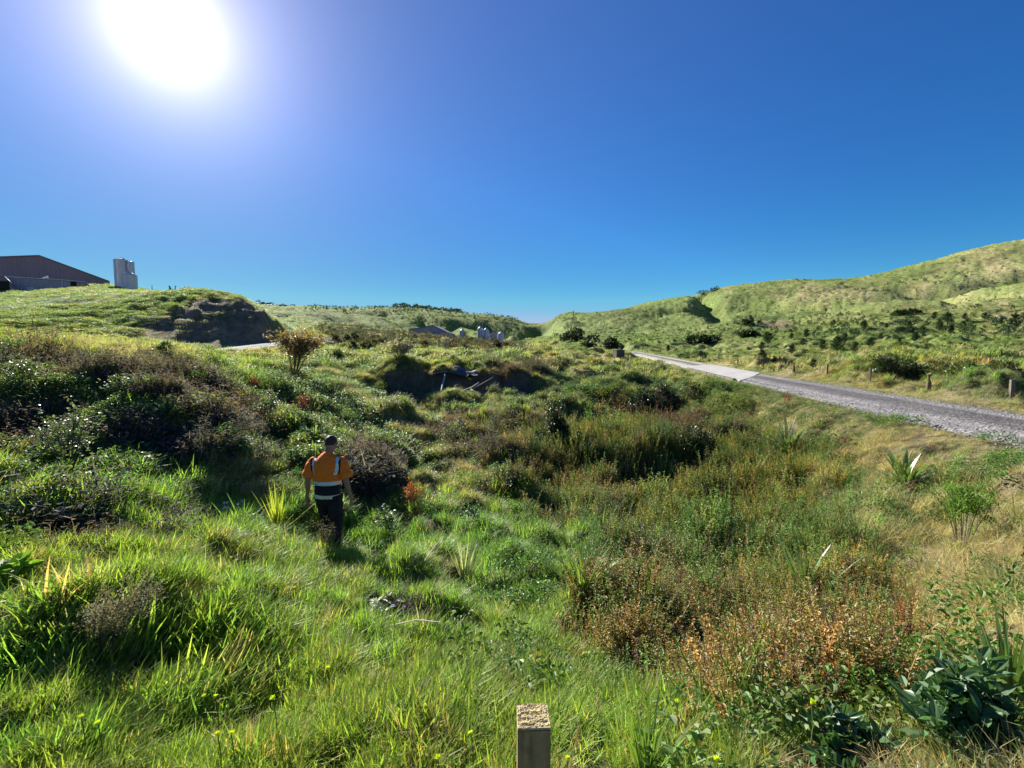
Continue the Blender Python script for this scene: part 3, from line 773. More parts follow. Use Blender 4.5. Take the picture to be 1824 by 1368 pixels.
#         r0   r1   density  size
BANDS = [(1.1, 3.0, 800, .66), (3.0, 7.0, 420, .85), (7.0, 15, 170, 1.15), (15, 34, 60, 1.6), (34, 80, 14, 2.3), (80, 200, 2.3, 3.0), (200, 430, .6, 3.8)]
for r0, r1, dens, size in BANDS:
    x, y = sector(dens, r0, r1)
    gap = fbm(x / .38, y / .38, 611, 2)
    keep = ~on_road(x, y) & ((gap > -.22) | (r0 >= 15) | (RNG.random(len(x)) < .25)); x, y = x[keep], y[keep]
    z = zat(x, y)
    w = zone_weights(x, y, z)
    cw = np.cumsum(w, -1); u = RNG.random(len(x))[:, None]
    ty = (u > cw).sum(-1).clip(0, NT - 1)
    n_ = len(x)
    s = size * RNG.uniform(.65, 1.35, n_) * np.exp(.42 * fbm(x / 1.1, y / 1.1, 301, 3))
    if r0 < 15: s = s * np.exp(.55 * fbm(x / .38, y / .38, 611, 2))
    dr_ = np.maximum(road_l(y) - x, x - road_l(y) - road_w(y)); s = s * (.3 + .7 * sstep(.2, 2.2 + .02 * r0, dr_)) * (.22 + .78 * sstep(1.5, 7.5, track_d(x, y)))
    far_ = r0 >= 34
    def sel(k): return np.nonzero(ty == T[k])[0]
    for k in ('lush', 'fine', 'hill'):
        i = sel(k)
        if not len(i): continue
        base = ALB[T[k]] * {'lush': (1.0, 1.05, .9), 'fine': (1.05, 1.05, 1.0), 'hill': (1.0, 1.0, 1.0)}[k]
        pk = 'hill' if far_ else ('lush' if k == 'lush' else 'fine')
        tt = tints(base, len(i), x[i], y[i]); dm = (RNG.random(len(i)) < {'lush': .10, 'fine': .28, 'hill': .06}[k])[:, None]
        tt = np.where(dm, tints((.36, .32, .17), len(i), x[i], y[i]), tt)
        push('grass', pk, x[i], y[i], z[i], s[i] * (.55 if pk == 'hill' and k == 'hill' else (.8 if pk == 'hill' else 1.0)) , tt, zs=(.5 if k == 'hill' else .8) if far_ else 1.0)
        # ryegrass and finer grass grow mixed
    i = sel('straw')
    push('dry_grass', 'straw', x[i], y[i], z[i], s[i] * (1.0 if not far_ else .8), tints((.44, .36, .20), len(i), x[i], y[i], .22, .08), zs=.55 if far_ else 1.0)
    i = sel('soil')
    i = i[RNG.random(len(i)) < .14]
    push('dry_grass', 'straw', x[i], y[i], z[i], s[i] * .7, tints((.16, .12, .08), len(i), x[i], y[i], .2, .08), zs=.6)
    i = sel('bracken')
    j = i[RNG.random(len(i)) < .55]
    push('dead_bracken', 'twig', x[j], y[j], z[j], s[j] * 1.25, tints((.135, .100, .098), len(j), x[j], y[j], .3, .15), wind=False)
    j = i[RNG.random(len(i)) < .5]
    push('grass', 'fine', x[j], y[j], z[j], s[j] * 1.15, tints((.11, .115, .055), len(j), x[j], y[j]))
    j = i[RNG.random(len(i)) < .3]
    push('dry_grass', 'straw', x[j], y[j], z[j], s[j] * 1.1, tints((.24, .17, .13), len(j), x[j], y[j]))
    for k, base in (('dock', (.320, .300, .085)), ('rust', (.300, .240, .095))):
        i = sel(k); i = i[RNG.random(len(i)) < (.7 if r0 < 15 else 1)]
        t_ = tints(base, len(i), x[i], y[i], .3, .2)
        mixg = (RNG.random(len(i)) < (.3 if k == 'rust' else .5))[:, None]
        t_ = np.where((RNG.random(len(i)) < .25)[:, None], tints((.16, .10, .06), len(i), x[i], y[i]), t_)
        t_ = np.where(mixg, tints((.15, .22, .05), len(i), x[i], y[i]), t_)
        push('weeds', 'weed', x[i], y[i], z[i], s[i] * (1.12 if k == 'rust' else 1.0), t_, wind=False)
    i = sel('cover')
    push('ground_cover', 'cover', x[i], y[i], z[i], s[i] * (.62 if r0 < 6 else 1.05), tints((.110, .172, .060), len(i), x[i], y[i], .25), wind=False, zs=1.3)
    i = sel('scrub')
    push('scrub', 'bush', x[i], y[i], z[i], s[i] * RNG.uniform(.09, .27, len(i)) * np.where(RNG.random(len(i)) < .08, 1.9, 1.0), tints((.085, .082, .062), len(i), x[i], y[i], .3, .15), wind=False, zs=1.2)
# leafy weeds mixed through the near sward
x, y = sector(26, 1.3, 16); keep = ~on_road(x, y); x, y = x[keep], y[keep]; z = zat(x, y)
keep = fbm(x / 1.1, y / 1.1, 333, 2) > .05; x, y, z = x[keep], y[keep], z[keep]
push('ground_cover', 'cover', x, y, z + .05, RNG.uniform(.6, 1.15, len(x)), tints((.095, .18, .035), len(x), x, y, .25), wind=False, zs=1.7)
# loose stones on and beside the gravel
def stone_proto(seed):
    r_ = random.Random(seed); bm = bmesh.new(); bmesh.ops.create_icosphere(bm, subdivisions=1, radius=1)
    for v in bm.verts: v.co *= r_.uniform(.7, 1.2); v.co.z *= .6
    mb = MB(); mb.add([tuple(v.co) for v in bm.verts], [tuple(v.index for v in f.verts) for f in bm.faces]); bm.free(); return mb.mesh('stone', (M['stone'],))
m, nd, ln = new_mat('stone'); a = nd.new('ShaderNodeAttribute'); a.attribute_type = 'INSTANCER'; a.attribute_name = 'tint'
pr = nd.new('ShaderNodeBsdfPrincipled'); ln.new(a.outputs['Color'], pr.inputs['Base Color']); pr.inputs['Roughness'].default_value = .85; o = nd.new('ShaderNodeOutputMaterial'); ln.new(pr.outputs[0], o.inputs['Surface']); M['stone'] = m
PROTO['stone'] = [stone_proto(900 + i) for i in range(5)]
ACC['loose_stones'] = []
n_ = 26000; y = RNG.uniform(5, 27.5, n_); t_ = RNG.random(n_) * 1.16 - .08; x = road_l(y) + road_w(y) * t_
keep = (RNG.random(n_) < .25 + .75 * (np.abs(((t_ * 2) % 1) - .5) < .28)) ; x, y, t_ = x[keep], y[keep], t_[keep]; n_ = len(x)
g_ = np.repeat(RNG.uniform(.10, .42, n_)[:, None], 3, 1) * np.array([1.0, .96, .95])
push('loose_stones', 'stone', x, y, zat(x, y) + .055, np.exp(RNG.normal(-4.35, .45, n_)), g_, wind=False)
STUFF_LABEL = {'loose_stones': 'loose grey stones scattered on the gravel road', 'grass': 'green grass covering the valley floor and the hills', 'dry_grass': 'dry straw coloured grass in patches along the banks',
 'weeds': 'olive and rust coloured weeds filling the gully floor', 'ground_cover': 'low broad leaved green plants between the grass',
 'dead_bracken': 'dark brown dead bracken on the left bank', 'scrub': 'grey brown scrub on the terrace below the silos'}
for kind, lst in ACC.items():
    if not lst: continue
    names = sorted({l[0] for l in lst}); meshes = []; off = {}
    for nm in names: off[nm] = (len(meshes), len(PROTO[nm])); meshes += PROTO[nm]
    pos, rot, scl, tint, idx = [], [], [], [], []
    for pr_, p_, r_, s_, t_ in lst:
        pos.append(p_); rot.append(r_); scl.append(s_); tint.append(t_); o0, c_ = off[pr_]; idx.append(RNG.integers(o0, o0 + c_, len(p_)))
    o = gn_scatter(kind, STUFF_LABEL[kind], proto_collection(kind + '_kinds', meshes), len(meshes), np.concatenate(pos), np.concatenate(rot), np.concatenate(scl), np.concatenate(tint))
    o.data.attributes['idx'].data.foreach_set('value', np.concatenate(idx).astype(np.int32))
    print(kind, sum(len(p_) for _, p_, _, _, _ in lst))

# ================================================================== things
def col(px): return (px - 912) / FPX
def mat_leaf(name, c, tr=.4, rough=.42, spec=.4, yellow=1.0): 
    if name not in M: M[name] = foliage_mat(name, c, tr, rough, spec, yellow)
    return M[name]
def size_at(p, hpx): return hpx * p.y / FPX

# ------------------------------------------------------------------ plants
def strap_plant(name, label, cat, px, py, hpx, n_, wfrac=.035, mat=None, spread=(.15, 1.1), curl=(.1, .9), group=None, ymin=1.0, base=None, segs=5):
    p = base or hit(px, py, ymin); H = size_at(p, hpx); mb = MB()
    for i in range(n_):
        az = i * 2.399 + R.uniform(-.4, .4); rr = H * .05 * math.sqrt(i / n_)
        mb.blade((rr * math.cos(az), rr * math.sin(az), -.03), az, H * R.uniform(.7, 1.25), H * wfrac * R.uniform(.7, 1.2), R.uniform(*spread) * (i / n_ * .8 + .2), R.uniform(*curl), segs, R.uniform(.65, 1.3), .05)
    o = link(name, mb.mesh(name, (mat,)), None, p); tag(o, label, cat, group); return o
def shrub(name, label, cat, px, py, hpx, wpx, stems=7, leaves=300, leafL=.05, leafW=.5, mat=None, bark='bark', lean=(0, 0), group=None, ymin=1.0, low=.25, stem_r=.008, up=.4, base=None, splay=1.0, sig=.035):
    """several branching stems carrying leaves: thing > stem, foliage"""
    p = base or hit(px, py, ymin); H, Wd = size_at(p, hpx), size_at(p, wpx) / 2
    t = thing(name, label, cat, p, 0, group); sb, fb = MB(), MB(); ends = []
    for i in range(stems):
        a_ = i * 2.399 + R.uniform(-.3, .3); k = math.sqrt((i + .5) / stems) * splay
        tip = Vector((math.cos(a_) * k * Wd + lean[0] * H, math.sin(a_) * k * Wd * .8 + lean[1] * H, H * R.uniform(.72, 1.0) * (1 - .25 * k * k)))
        p0 = Vector((math.cos(a_) * .03 * H, math.sin(a_) * .03 * H, -.05)); m1 = p0.lerp(tip, .45) + Vector((0, 0, H * .08))
        r0 = max(.004, stem_r * H * 1.2)
        sb.tube([p0, m1, tip], [r0, r0 * .6, r0 * .25], 5, R.uniform(.8, 1.1))
        paths = [(p0, m1, tip)]
        for q in range(4):
            s_ = R.uniform(.3, .85); o_ = m1.lerp(tip, (s_ - .3) / .6 if s_ > .3 else 0)
            e_ = o_ + Vector((R.gauss(0, 1) * Wd * .33, R.gauss(0, 1) * Wd * .3, R.uniform(.05, .28) * H))
            sb.tube([o_, e_], [r0 * .4, r0 * .18], 4, 1.0); paths.append((o_, o_.lerp(e_, .5), e_))
        ends += paths
    for i in range(leaves):
        a0, a1, a2 = R.choice(ends); u_ = R.random() ** .7; q = a0.lerp(a1, u_ * 2) if u_ < .5 else a1.lerp(a2, u_ * 2 - 1)
        if q.z < low * H: q = a1.lerp(a2, R.random())
        q = q + Vector((R.gauss(0, sig), R.gauss(0, sig), R.gauss(0, sig * .9))) * H
        d_ = Vector((R.gauss(0, 1) + q.x / max(Wd, .01) * .7, R.gauss(0, 1), R.gauss(up, .7)))
        fb.leaf(q, d_, (R.gauss(0, .3), R.gauss(0, .3), 1), leafL * R.uniform(.6, 1.3), leafL * leafW * R.uniform(.8, 1.2), R.uniform(.6, 1.35))
    link('stem', sb.mesh('stem', (M[bark],)), t); link('foliage', fb.mesh('foliage', (mat,)), t)
    return t
def dense_bush(name, label, cat, px, py, hpx, wpx, mat, leaves=900, leafL=None, group=None, ymin=1.0, depth=.8, lobes=9, twist=0.0, ragged=.35, p=None):
    """a bush of many leaf-sized faces on uneven lobes over a woody base"""
    p = p or hit(px, py, ymin); H, Wd = size_at(p, hpx), size_at(p, wpx) / 2
    t = thing(name, label, cat, p, 0, group); fb, sb = MB(), MB(); leafL = leafL or H * .12
    L_ = []
    for i in range(lobes):
        a_ = R.uniform(-1, 1); b_ = R.uniform(-1, 1) * depth; hz = max(0, 1 - .6 * a_ * a_ - .5 * b_ * b_)
        rr = R.uniform(.28, .5) * min(H, Wd)
        c_ = Vector((a_ * (Wd - rr * .6), b_ * (Wd - rr * .5), rr * .5 + max(0, H * hz * R.uniform(.55, 1) - rr * 1.3) + twist * a_ * Wd))
        L_.append((c_, rr)); sb.tube([(0, 0, -.1), Vector(c_) * .5 + Vector((0, 0, .03)), c_], [H * .035, H * .025, H * .012], 5)
    for i in range(leaves):
        c_, rr = R.choice(L_); v = Vector((R.gauss(0, 1), R.gauss(0, 1), R.gauss(.1, 1))).normalized()
        q = c_ + v * rr * R.uniform(1 - ragged, 1.12); q.z = abs(q.z) * (1 if q.z > 0 else .4)
        d_ = v + Vector((R.gauss(0, .6), R.gauss(0, .6), R.gauss(.1, .6)))
        fb.leaf(q, d_, (R.gauss(0, .4), R.gauss(0, .4), 1), leafL * R.uniform(.5, 1.4), leafL * R.uniform(.35, .6), R.uniform(.5, 1.45))
    link('stem', sb.mesh('stem', (M['bark'],)), t); link('foliage', fb.mesh('foliage', (mat,)), t)
    return t

G_DARK = mat_leaf('dark_foliage', (.035, .055, .022), .22)
G_PINE = mat_leaf('pine_needles', (.045, .085, .030), .2, .5, .3)
G_FLAX = mat_leaf('flax_leaf', (.16, .25, .055), .4, .34, .7)
G_FLAXD = mat_leaf('flax_leaf_dark', (.11, .18, .05), .35, .32, .8)
G_FLAXY = mat_leaf('flax_leaf_yellow', (.27, .32, .05), .5, .38, .5)
G_PALE = mat_leaf('pale_strap', (.36, .38, .22), .4, .45, .5)
G_GREY = mat_leaf('grey_green_leaf', (.12, .16, .085), .35, .45, .5)
G_GLOSS = mat_leaf('glossy_leaf', (.060, .125, .045), .3, .42, .45)
G_MANUKA = mat_leaf('fine_shrub_leaf', (.20, .18, .10), .35, .6, .3)
G_BRIGHT = mat_leaf('bright_leaf', (.12, .22, .035), .45, .45, .4)
G_BRONZE = mat_leaf('bronze_leaf', (.23, .17, .085), .35, .45, .5)
G_RED = mat_leaf('red_leaf', (.42, .13, .050), .4, .6, .2)
G_MAROON = mat_leaf('maroon_leaf', (.22, .055, .050), .35, .6, .2)
G_FERN = mat_leaf('fern_leaf', (.28, .34, .05), .5, .5, .3)
G_WHITE = mat_leaf('silver_leaf', (.52, .55, .48), .2, .5, .4)
G_SCRUB = mat_leaf('scrub_leaf', (.10, .105, .05), .3, .6, .2)

strap_plant('flax_plant', 'yellow green spiky young flax just left of the walking person', 'flax plant', 494, 950, 78, 60, .034, G_FLAXY, (.1, 1.15), (.05, .35))
strap_plant('flax_plant', 'large dark green flax clump in the lower centre of the gully', 'flax plant', 1038, 1078, 112, 110, .035, G_FLAX, (.2, 1.3), (.4, 1.3))
strap_plant('spiky_plant', 'pale white tipped spiky tuft beside the rust coloured weeds', 'spiky plant', 1092, 1165, 92, 60, .028, G_PALE, (.1, .9), (.05, .5))
strap_plant('flax_plant', 'bold dark flax with broad glossy leaves on the dry right bank', 'flax plant', 1612, 868, 66, 44, .10, G_FLAXD, (.25, 1.2), (.3, 1.0))
strap_plant('flax_plant', 'tall thin green flax standing among the olive weeds', 'flax plant', 1432, 1085, 120, 50, .03, G_FLAXD, (.05, .8), (.2, 1.0))
strap_plant('spiky_plant', 'pale straw spiky tuft right of the shadow of the person', 'spiky plant', 826, 1045, 86, 50, .026, G_PALE, (.1, .95), (.05, .6))
strap_plant('cabbage_tree_seedling', 'large spiky green plant at the bottom edge right of the square post', 'cabbage tree', 1150, 1398, 150, 46, .045, G_FLAX, (.08, .95), (.05, .35), ymin=1.2)
strap_plant('cabbage_tree_seedling', 'large spiky plant of long narrow leaves in the bottom right corner', 'cabbage tree', 1800, 1262, 175, 60, .035, G_FLAXD, (.05, .95), (.05, .3))
strap_plant('flax_plant', 'small flax with shining leaves beside the bare earth patch in the gully', 'flax plant', 1072, 968, 70, 44, .06, G_FLAXD, (.2, 1.2), (.4, 1.2))
strap_plant('flax_plant', 'silvery flax on the green slope below the gravel road', 'flax plant', 1402, 812, 66, 36, .09, G_GREY, (.1, 1.1), (.3, 1.2))
strap_plant('flax_plant', 'small upright dark flax beside the yellow fern', 'flax plant', 1342, 828, 30, 14, .08, G_FLAXD, (.1, .6), (.1, .4))
strap_plant('grass_tuft', 'small yellow green tuft on the dry right slope', 'grass tuft', 1502, 985, 36, 30, .03, G_FLAXY, (.1, .7), (.1, .6))
strap_plant('rush_clump', 'tall green rush clump on the left edge of the rust weeds', 'rush clump', 1262, 1300, 105, 50, .014, G_FLAX, (.05, .5), (.05, .5))
strap_plant('spiky_plant', 'pale spiky tuft between the square post and the rust weeds', 'spiky plant', 1186, 1236, 50, 26, .03, G_PALE, (.2, 1.2), (.1, .6))
strap_plant('flax_plant', 'thin flax half hidden in the grass on the left track bank', 'flax plant', 1395, 1000, 40, 18, .05, G_FLAX, (.1, .9), (.2, .9))['label'] = 'thin green flax with a white broken leaf in the gully weeds'
for px_, py_, h_ in [(880,780,24),(845,770,20),(915,800,26),(935,775,22),(868,808,26),(955,812,28),(820,755,18),(905,745,18),(1005,800,30),(985,835,30),(1030,770,22),(890,715,16),(775,770,22),(800,800,22),(1105,835,28),(925,835,26)]:
    strap_plant('rush_clump', 'dark olive rush clump on the wet floor of the gully', 'rush clump', px_, py_, h_, 60, .014, G_SCRUB if R.random() < .5 else G_FLAXD, (.05, .75), (.05, .7), group='rushes on the wet gully floor', segs=3)

shrub('fine_leaved_shrub', 'wispy olive grey shrub leaning right in the lower left grass', 'shrub', 170, 1190, 175, 140, 10, 3400, .014, .45, G_MANUKA, lean=(.42, 0), low=.38, splay=.85)
shrub('tall_weed', 'thin feathery olive weed in front of the legs of the person', 'weed', 580, 995, 98, 52, 7, 650, .020, .35, G_MANUKA, low=.1, base=at(578, 1005, 5.95))
shrub('leafy_shrub', 'small green shrub with shiny round leaves right of the person', 'shrub', 690, 968, 66, 44, 7, 260, .055, .7, G_GLOSS)
shrub('bramble', 'low bramble with pale silver leaves below the shadow of the person', 'bramble', 662, 1092, 28, 90, 9, 90, .06, .6, G_WHITE, low=.1)
shrub('bramble', 'small silver leaved bramble at the foot of the left grass slope', 'bramble', 410, 920, 24, 60, 7, 90, .06, .6, G_WHITE, low=.1)
shrub('leafy_shrub', 'large grey green shrub low on the dark left bank', 'shrub', 125, 850, 130, 110, 10, 900, .06, .55, G_GREY)
shrub('leafy_shrub', 'grey green shrub with pale shining leaves high on the dark left bank', 'shrub', 222, 715, 46, 70, 9, 520, .07, .55, G_GREY)
shrub('leafy_shrub', 'upright grey green shrub at the right end of the dark left bank', 'shrub', 478, 775, 80, 56, 8, 520, .075, .55, G_GREY)
shrub('leafy_shrub', 'wide grey shrub at the far left edge of the left bank', 'shrub', 40, 690, 56, 80, 8, 420, .07, .6, G_GREY)
shrub('leafy_shrub', 'dark green burdock like shrub in the bright left grass', 'shrub', 152, 950, 38, 80, 8, 150, .11, .7, G_GLOSS)['label'] = 'dark broad leaved weed in the bright left grass'
shrub('broad_leaved_weed', 'big soft leaved weed cut by the left edge of the picture', 'weed', 8, 1075, 80, 80, 6, 60, .12, .6, G_BRIGHT, low=.2)
shrub('leafy_shrub', 'tiny green leafed shrub near the centre of the gully', 'shrub', 838, 945, 50, 46, 6, 230, .05, .6, G_GLOSS)
shrub('leafy_shrub', 'upright bright green weed in the middle of the gully', 'shrub', 918, 935, 48, 30, 6, 260, .05, .5, G_BRIGHT)
shrub('leafy_shrub', 'green shrub left of the large dark flax clump', 'shrub', 968, 1085, 56, 70, 8, 380, .05, .5, G_BRIGHT)
shrub('bushy_sapling', 'bright green sapling with a bare thin stem on the dry right slope', 'sapling', 1712, 985, 135, 120, 9, 1500, .06, .22, G_BRIGHT, low=.52, up=1.2, splay=.9)
shrub('dead_shrub', 'small orange red dead shrub right of the person', 'dead shrub', 733, 912, 58, 44, 9, 420, .045, .4, G_RED, low=.1)
shrub('red_weed', 'tall reddish weed stalk on the left bank above the person', 'weed', 540, 745, 46, 26, 5, 150, .08, .35, G_MAROON)
shrub('red_weed', 'dark red weed near the top of the left bank', 'weed', 450, 700, 34, 22, 4, 110, .09, .35, G_MAROON)
shrub('red_weed', 'small rusty weed among the dry grass below the gravel road', 'weed', 1500, 800, 26, 26, 5, 120, .05, .35, G_MAROON)
shrub('red_weed', 'rusty weed beside the dark hollow on the green road slope', 'weed', 1402, 722, 22, 22, 5, 100, .07, .35, G_MAROON)['label'] = 'dark rusty weed on the green slope just under the road'
shrub('fern', 'bright yellow green fern at the edge of the olive weeds', 'fern', 1366, 838, 26, 60, 12, 420, .07, .3, G_FERN, low=.1)
shrub('fern', 'yellow green fern at the top of the dark left bank', 'fern', 130, 668, 16, 50, 8, 120, .10, .3, G_FERN, low=.1)
shrub('small_tree', 'small bronze leaved tree leaning right beside the farm track', 'tree', 524, 668, 82, 70, 9, 2600, .15, .42, G_BRONZE, lean=(.16, 0), low=.34, stem_r=.012, sig=.075)
shrub('pale_shrub', 'pale grey shrub standing behind the earth slip', 'shrub', 711, 646, 40, 46, 9, 900, .20, .4, mat_leaf('pale_grey_leaf', (.27, .26, .19), .3), low=.15, stem_r=.012, sig=.08)
shrub('leafy_shrub', 'small dark shrub at the crest of the left bank before the paddock', 'shrub', 292, 632, 20, 26, 6, 260, .10, .5, G_GREY)
for px_, py_, h_, w_, lab in [(60,770,40,70,'grey leaved shrub midway down the left bank near the picture edge'),(300,770,36,60,'grey green shrub in the dark middle of the left bank'),(350,850,34,60,'leafy shrub at the foot of the dark left bank'),
 (15,640,40,60,'dark leafy shrub on the left bank crest at the picture edge'),(430,820,40,60,'grey green shrub left above the walking person'),(240,860,30,50,'small leafy shrub where the left bank meets the bright grass'),(620,760,30,50,'leafy shrub beside the dry diagonal ridge'),
 (330,690,24,50,'low leafy shrub in the brown crest of the left bank'),(560,790,30,44,'leafy shrub right above the head of the person')]:
    shrub('leafy_shrub', lab, 'shrub', px_, py_, h_, w_, 7, 380, .06, .55, R.choice([G_GREY, G_GLOSS, G_BRIGHT]), low=.1)
for px_, py_, h_ in [(100,628,32),(130,640,42),(250,640,40),(370,636,30)]:
    shrub('bare_sapling', 'thin nearly bare sapling on the crest of the left bank', 'sapling', px_, py_, h_, 16, 3, 40, .05, .4, G_MANUKA, low=.2, group='thin saplings along the left crest')
# the glossy shrub in the bottom right corner
shrub('glossy_shrub', 'tall glossy broad leaved shrub in the bottom right corner', 'shrub', 1715, 1368, 230, 200, 13, 760, .075, .42, G_GLOSS, low=.08, base=at(1715, 1395, 1.75), stem_r=.006, up=.9)
shrub('glossy_shrub', 'lower glossy broad leaved shrub at the bottom edge left of the tall one', 'shrub', 1500, 1368, 110, 180, 9, 330, .07, .42, G_GLOSS, low=.05, base=at(1500, 1400, 1.75), stem_r=.006, up=.9)
# round leaved patch on the lower left
shrub('mallow_plant', 'yellow green round leaved plant in the lower left grass', 'weed', 100, 1150, 60, 110, 9, 130, .055, .9, mat_leaf('mallow_leaf', (.24, .34, .05), .55), low=.1)

dense_bush('dark_conifer', 'dark shaggy bush standing in the middle of the gully', 'bush', 985, 800, 92, 60, G_DARK, 2600, .10, depth=.7, lobes=14)
dense_bush('dark_bush', 'low dark bush right of the shaggy gully bush', 'bush', 1035, 808, 34, 60, G_DARK, 1200, .09)
dense_bush('dark_bush', 'rounded dark bush in the bracken on the right gully side', 'bush', 1235, 815, 52, 84, G_DARK, 2000, .10)
dense_bush('dark_bush', 'small round dark bush at the end of the dry diagonal ridge', 'bush', 905, 872, 34, 52, G_DARK, 1000, .07)
dense_bush('dark_bush', 'dark bush in the shade right of the person', 'bush', 690, 868, 44, 70, mat_leaf('dark_purple_leaf', (.05, .045, .04), .2), 1300, .07)
dense_bush('dark_bush', 'leftmost dark bush in the hollow under the green road slope', 'bush', 1140, 722, 34, 60, G_DARK, 1000, .13)
dense_bush('dark_bush', 'tallest dark bush in the hollow under the green road slope', 'bush', 1178, 718, 42, 50, G_DARK, 1000, .13)
dense_bush('dark_bush', 'grey dark bush at the right end of the hollow under the road slope', 'bush', 1238, 712, 30, 70, G_SCRUB, 1000, .13)
dense_bush('dark_bush', 'round grey bush on the grassy rise above the slip', 'bush', 1005, 664, 26, 40, G_SCRUB, 700, .2)
dense_bush('dark_bush', 'dark round boulder like bush near the small bronze tree', 'bush', 597, 642, 16, 26, G_DARK, 500, .18)['label'] = 'round dark bush right of the small bronze tree'
dense_bush('dark_thicket', 'large black green thicket at the foot of the far right hill', 'bush', 1030, 610, 24, 70, G_DARK, 1400, .8, ymin=120)
dense_bush('dark_thicket', 'narrow dark thicket right of the large black green one', 'bush', 1088, 622, 22, 22, G_DARK, 600, .6, ymin=80)
dense_bush('dark_thicket', 'small dark thicket below the large black green one', 'bush', 1052, 622, 14, 26, G_DARK, 500, .6, ymin=80)
dense_bush('ridge_bush', 'round dark bush alone on the skyline of the right ridge', 'bush', 1273, 519, 9, 16, G_DARK, 260, 1.1, ymin=300)
dense_bush('ridge_bush', 'low dark bush on the right ridge left of the round one', 'bush', 1255, 523, 6, 20, G_DARK, 260, 1.0, ymin=300)
dense_bush('gorse_hedge', 'sloping dark gorse thicket behind the thick round fence post', 'bush', 1610, 676, 30, 120, mat_leaf('gorse_leaf', (.06, .085, .03), .25), 2600, .16, lobes=20, depth=.3, twist=-.28, p=hit(1610, 676, 18))
dense_bush('gorse_bush', 'large green gorse bush behind the rightmost fence post', 'bush', 1752, 700, 46, 130, mat_leaf('gorse_green', (.095, .115, .035), .3), 3200, .15, lobes=18, p=hit(1752, 690, 19))
for px_, py_, h_, w_, lab in [(1330,578,8,40,'dark scrub patch on the hillside above the road bend'),(1250,610,12,60,'dark scrub strip low on the right hillside'),(1620,562,9,50,'dark scrub in the fold of the upper right hillside'),(1340,600,9,50,'dark scrub band above the pale road slab')]:
    dense_bush('hill_scrub', lab, 'bush', px_, py_, h_, w_, G_DARK, 700, .9, ymin=60)
for i in range(30):
    px_ = R.uniform(560, 935); py_ = R.uniform(598, 634)
    dense_bush('terrace_bush', 'grey brown bush on the scrubby terrace below the silos', 'bush', px_, py_, R.uniform(8, 17), R.uniform(12, 24), R.choice([G_SCRUB, mat_leaf('grey_brown_leaf', (.10, .085, .065), .25), G_DARK]), 260, .35, ymin=50, group='bushes of the scrubby terrace', lobes=6)
# forest along the far left ridge
def ridge_wood(name, lab, x0, x1, n_, h0, h1):
    mb = MB()
    for i in range(n_):
        px_ = R.uniform(x0, x1)
        sk = np.interp(px_, [s[0] for s in SKYLINE], [s[1] for s in SKYLINE]); sy = float(np.interp(px_, [s[0] for s in SKYLINE], [s[2] for s in SKYLINE])) + R.uniform(-4, 22)
        g_ = at(px_, sk, sy); gz = ground(g_.x, g_.y); H = R.uniform(h0, h1) * sy / FPX
        for k in range(70):
            v = Vector((R.gauss(0, 1), R.gauss(0, 1), R.gauss(0, 1))).normalized() * R.uniform(.6, 1.05)
            q = Vector((g_.x + v.x * H * .7, g_.y + v.y * H * .7, gz + H * .55 + v.z * H * .5))
            mb.leaf(q, v + Vector((0, 0, .3)), (0, 0, 1), H * .32, H * .2, R.uniform(.6, 1.3))
    return tag(link(name, mb.mesh(name, (G_DARK,))), lab, kind='stuff')
ridge_wood('forest', 'dark native forest along the far ridge', 700, 822, 70, 4, 8)
ridge_wood('forest', 'thin dark forest edge on the far ridge', 600, 720, 34, 2, 4.5)
ridge_wood('forest', 'dark forest on the ridge behind the cut bank', 458, 526, 40, 3, 6)

# ------------------------------------------------------------------ young pines on the right hillside
def pine_meshes(seed, fine=True):
    r_ = random.Random(seed); tb, cb_ = MB(), MB()
    tb.tube([(0, 0, -.08), (.01, 0, .5), (0, .01, 1.0)], [.028, .018, .004], 6 if fine else 4)
    tiers = 9 if fine else 4
    for i in range(tiers):
        z = .18 + .74 * i / tiers; L = (.42 * (1 - z) + .10) * r_.uniform(.8, 1.25)
        for k in range(7 if fine else 4):
            a_ = r_.uniform(0, 6.28); el = r_.uniform(.35, .95); l = L * r_.uniform(.6, 1.15)
            d_ = Vector((math.cos(a_) * math.cos(el), math.sin(a_) * math.cos(el), math.sin(el))); o_ = Vector((0, 0, z))
            if fine: tb.tube([o_, o_ + d_ * l], [.008, .003], 3)
            for q in range(26 if fine else 5):
                t = r_.uniform(.15, 1.05); n_ = (d_ * .9 + Vector((r_.gauss(0, .55), r_.gauss(0, .55), r_.gauss(.2, .5)))).normalized()
                cb_.leaf(o_ + d_ * l * t, n_, (r_.gauss(0, 1), r_.gauss(0, 1), 1), (.10 if fine else .2) * r_.uniform(.7, 1.3), .018 if fine else .07, r_.uniform(.5, 1.4))
    for q in range(20 if fine else 3):
        cb_.leaf((0, 0, r_.uniform(.85, 1.0)), (r_.gauss(0, .4), r_.gauss(0, .4), 1), (1, 0, 0), .12, .02 if fine else .06, 1.2)
    return tb.mesh('trunk', (M['bark'],)), cb_.mesh('crown', (G_PINE,))
PM = [pine_meshes(500 + i) for i in range(5)]
PF = [pine_meshes(600 + i, False) for i in range(4)]
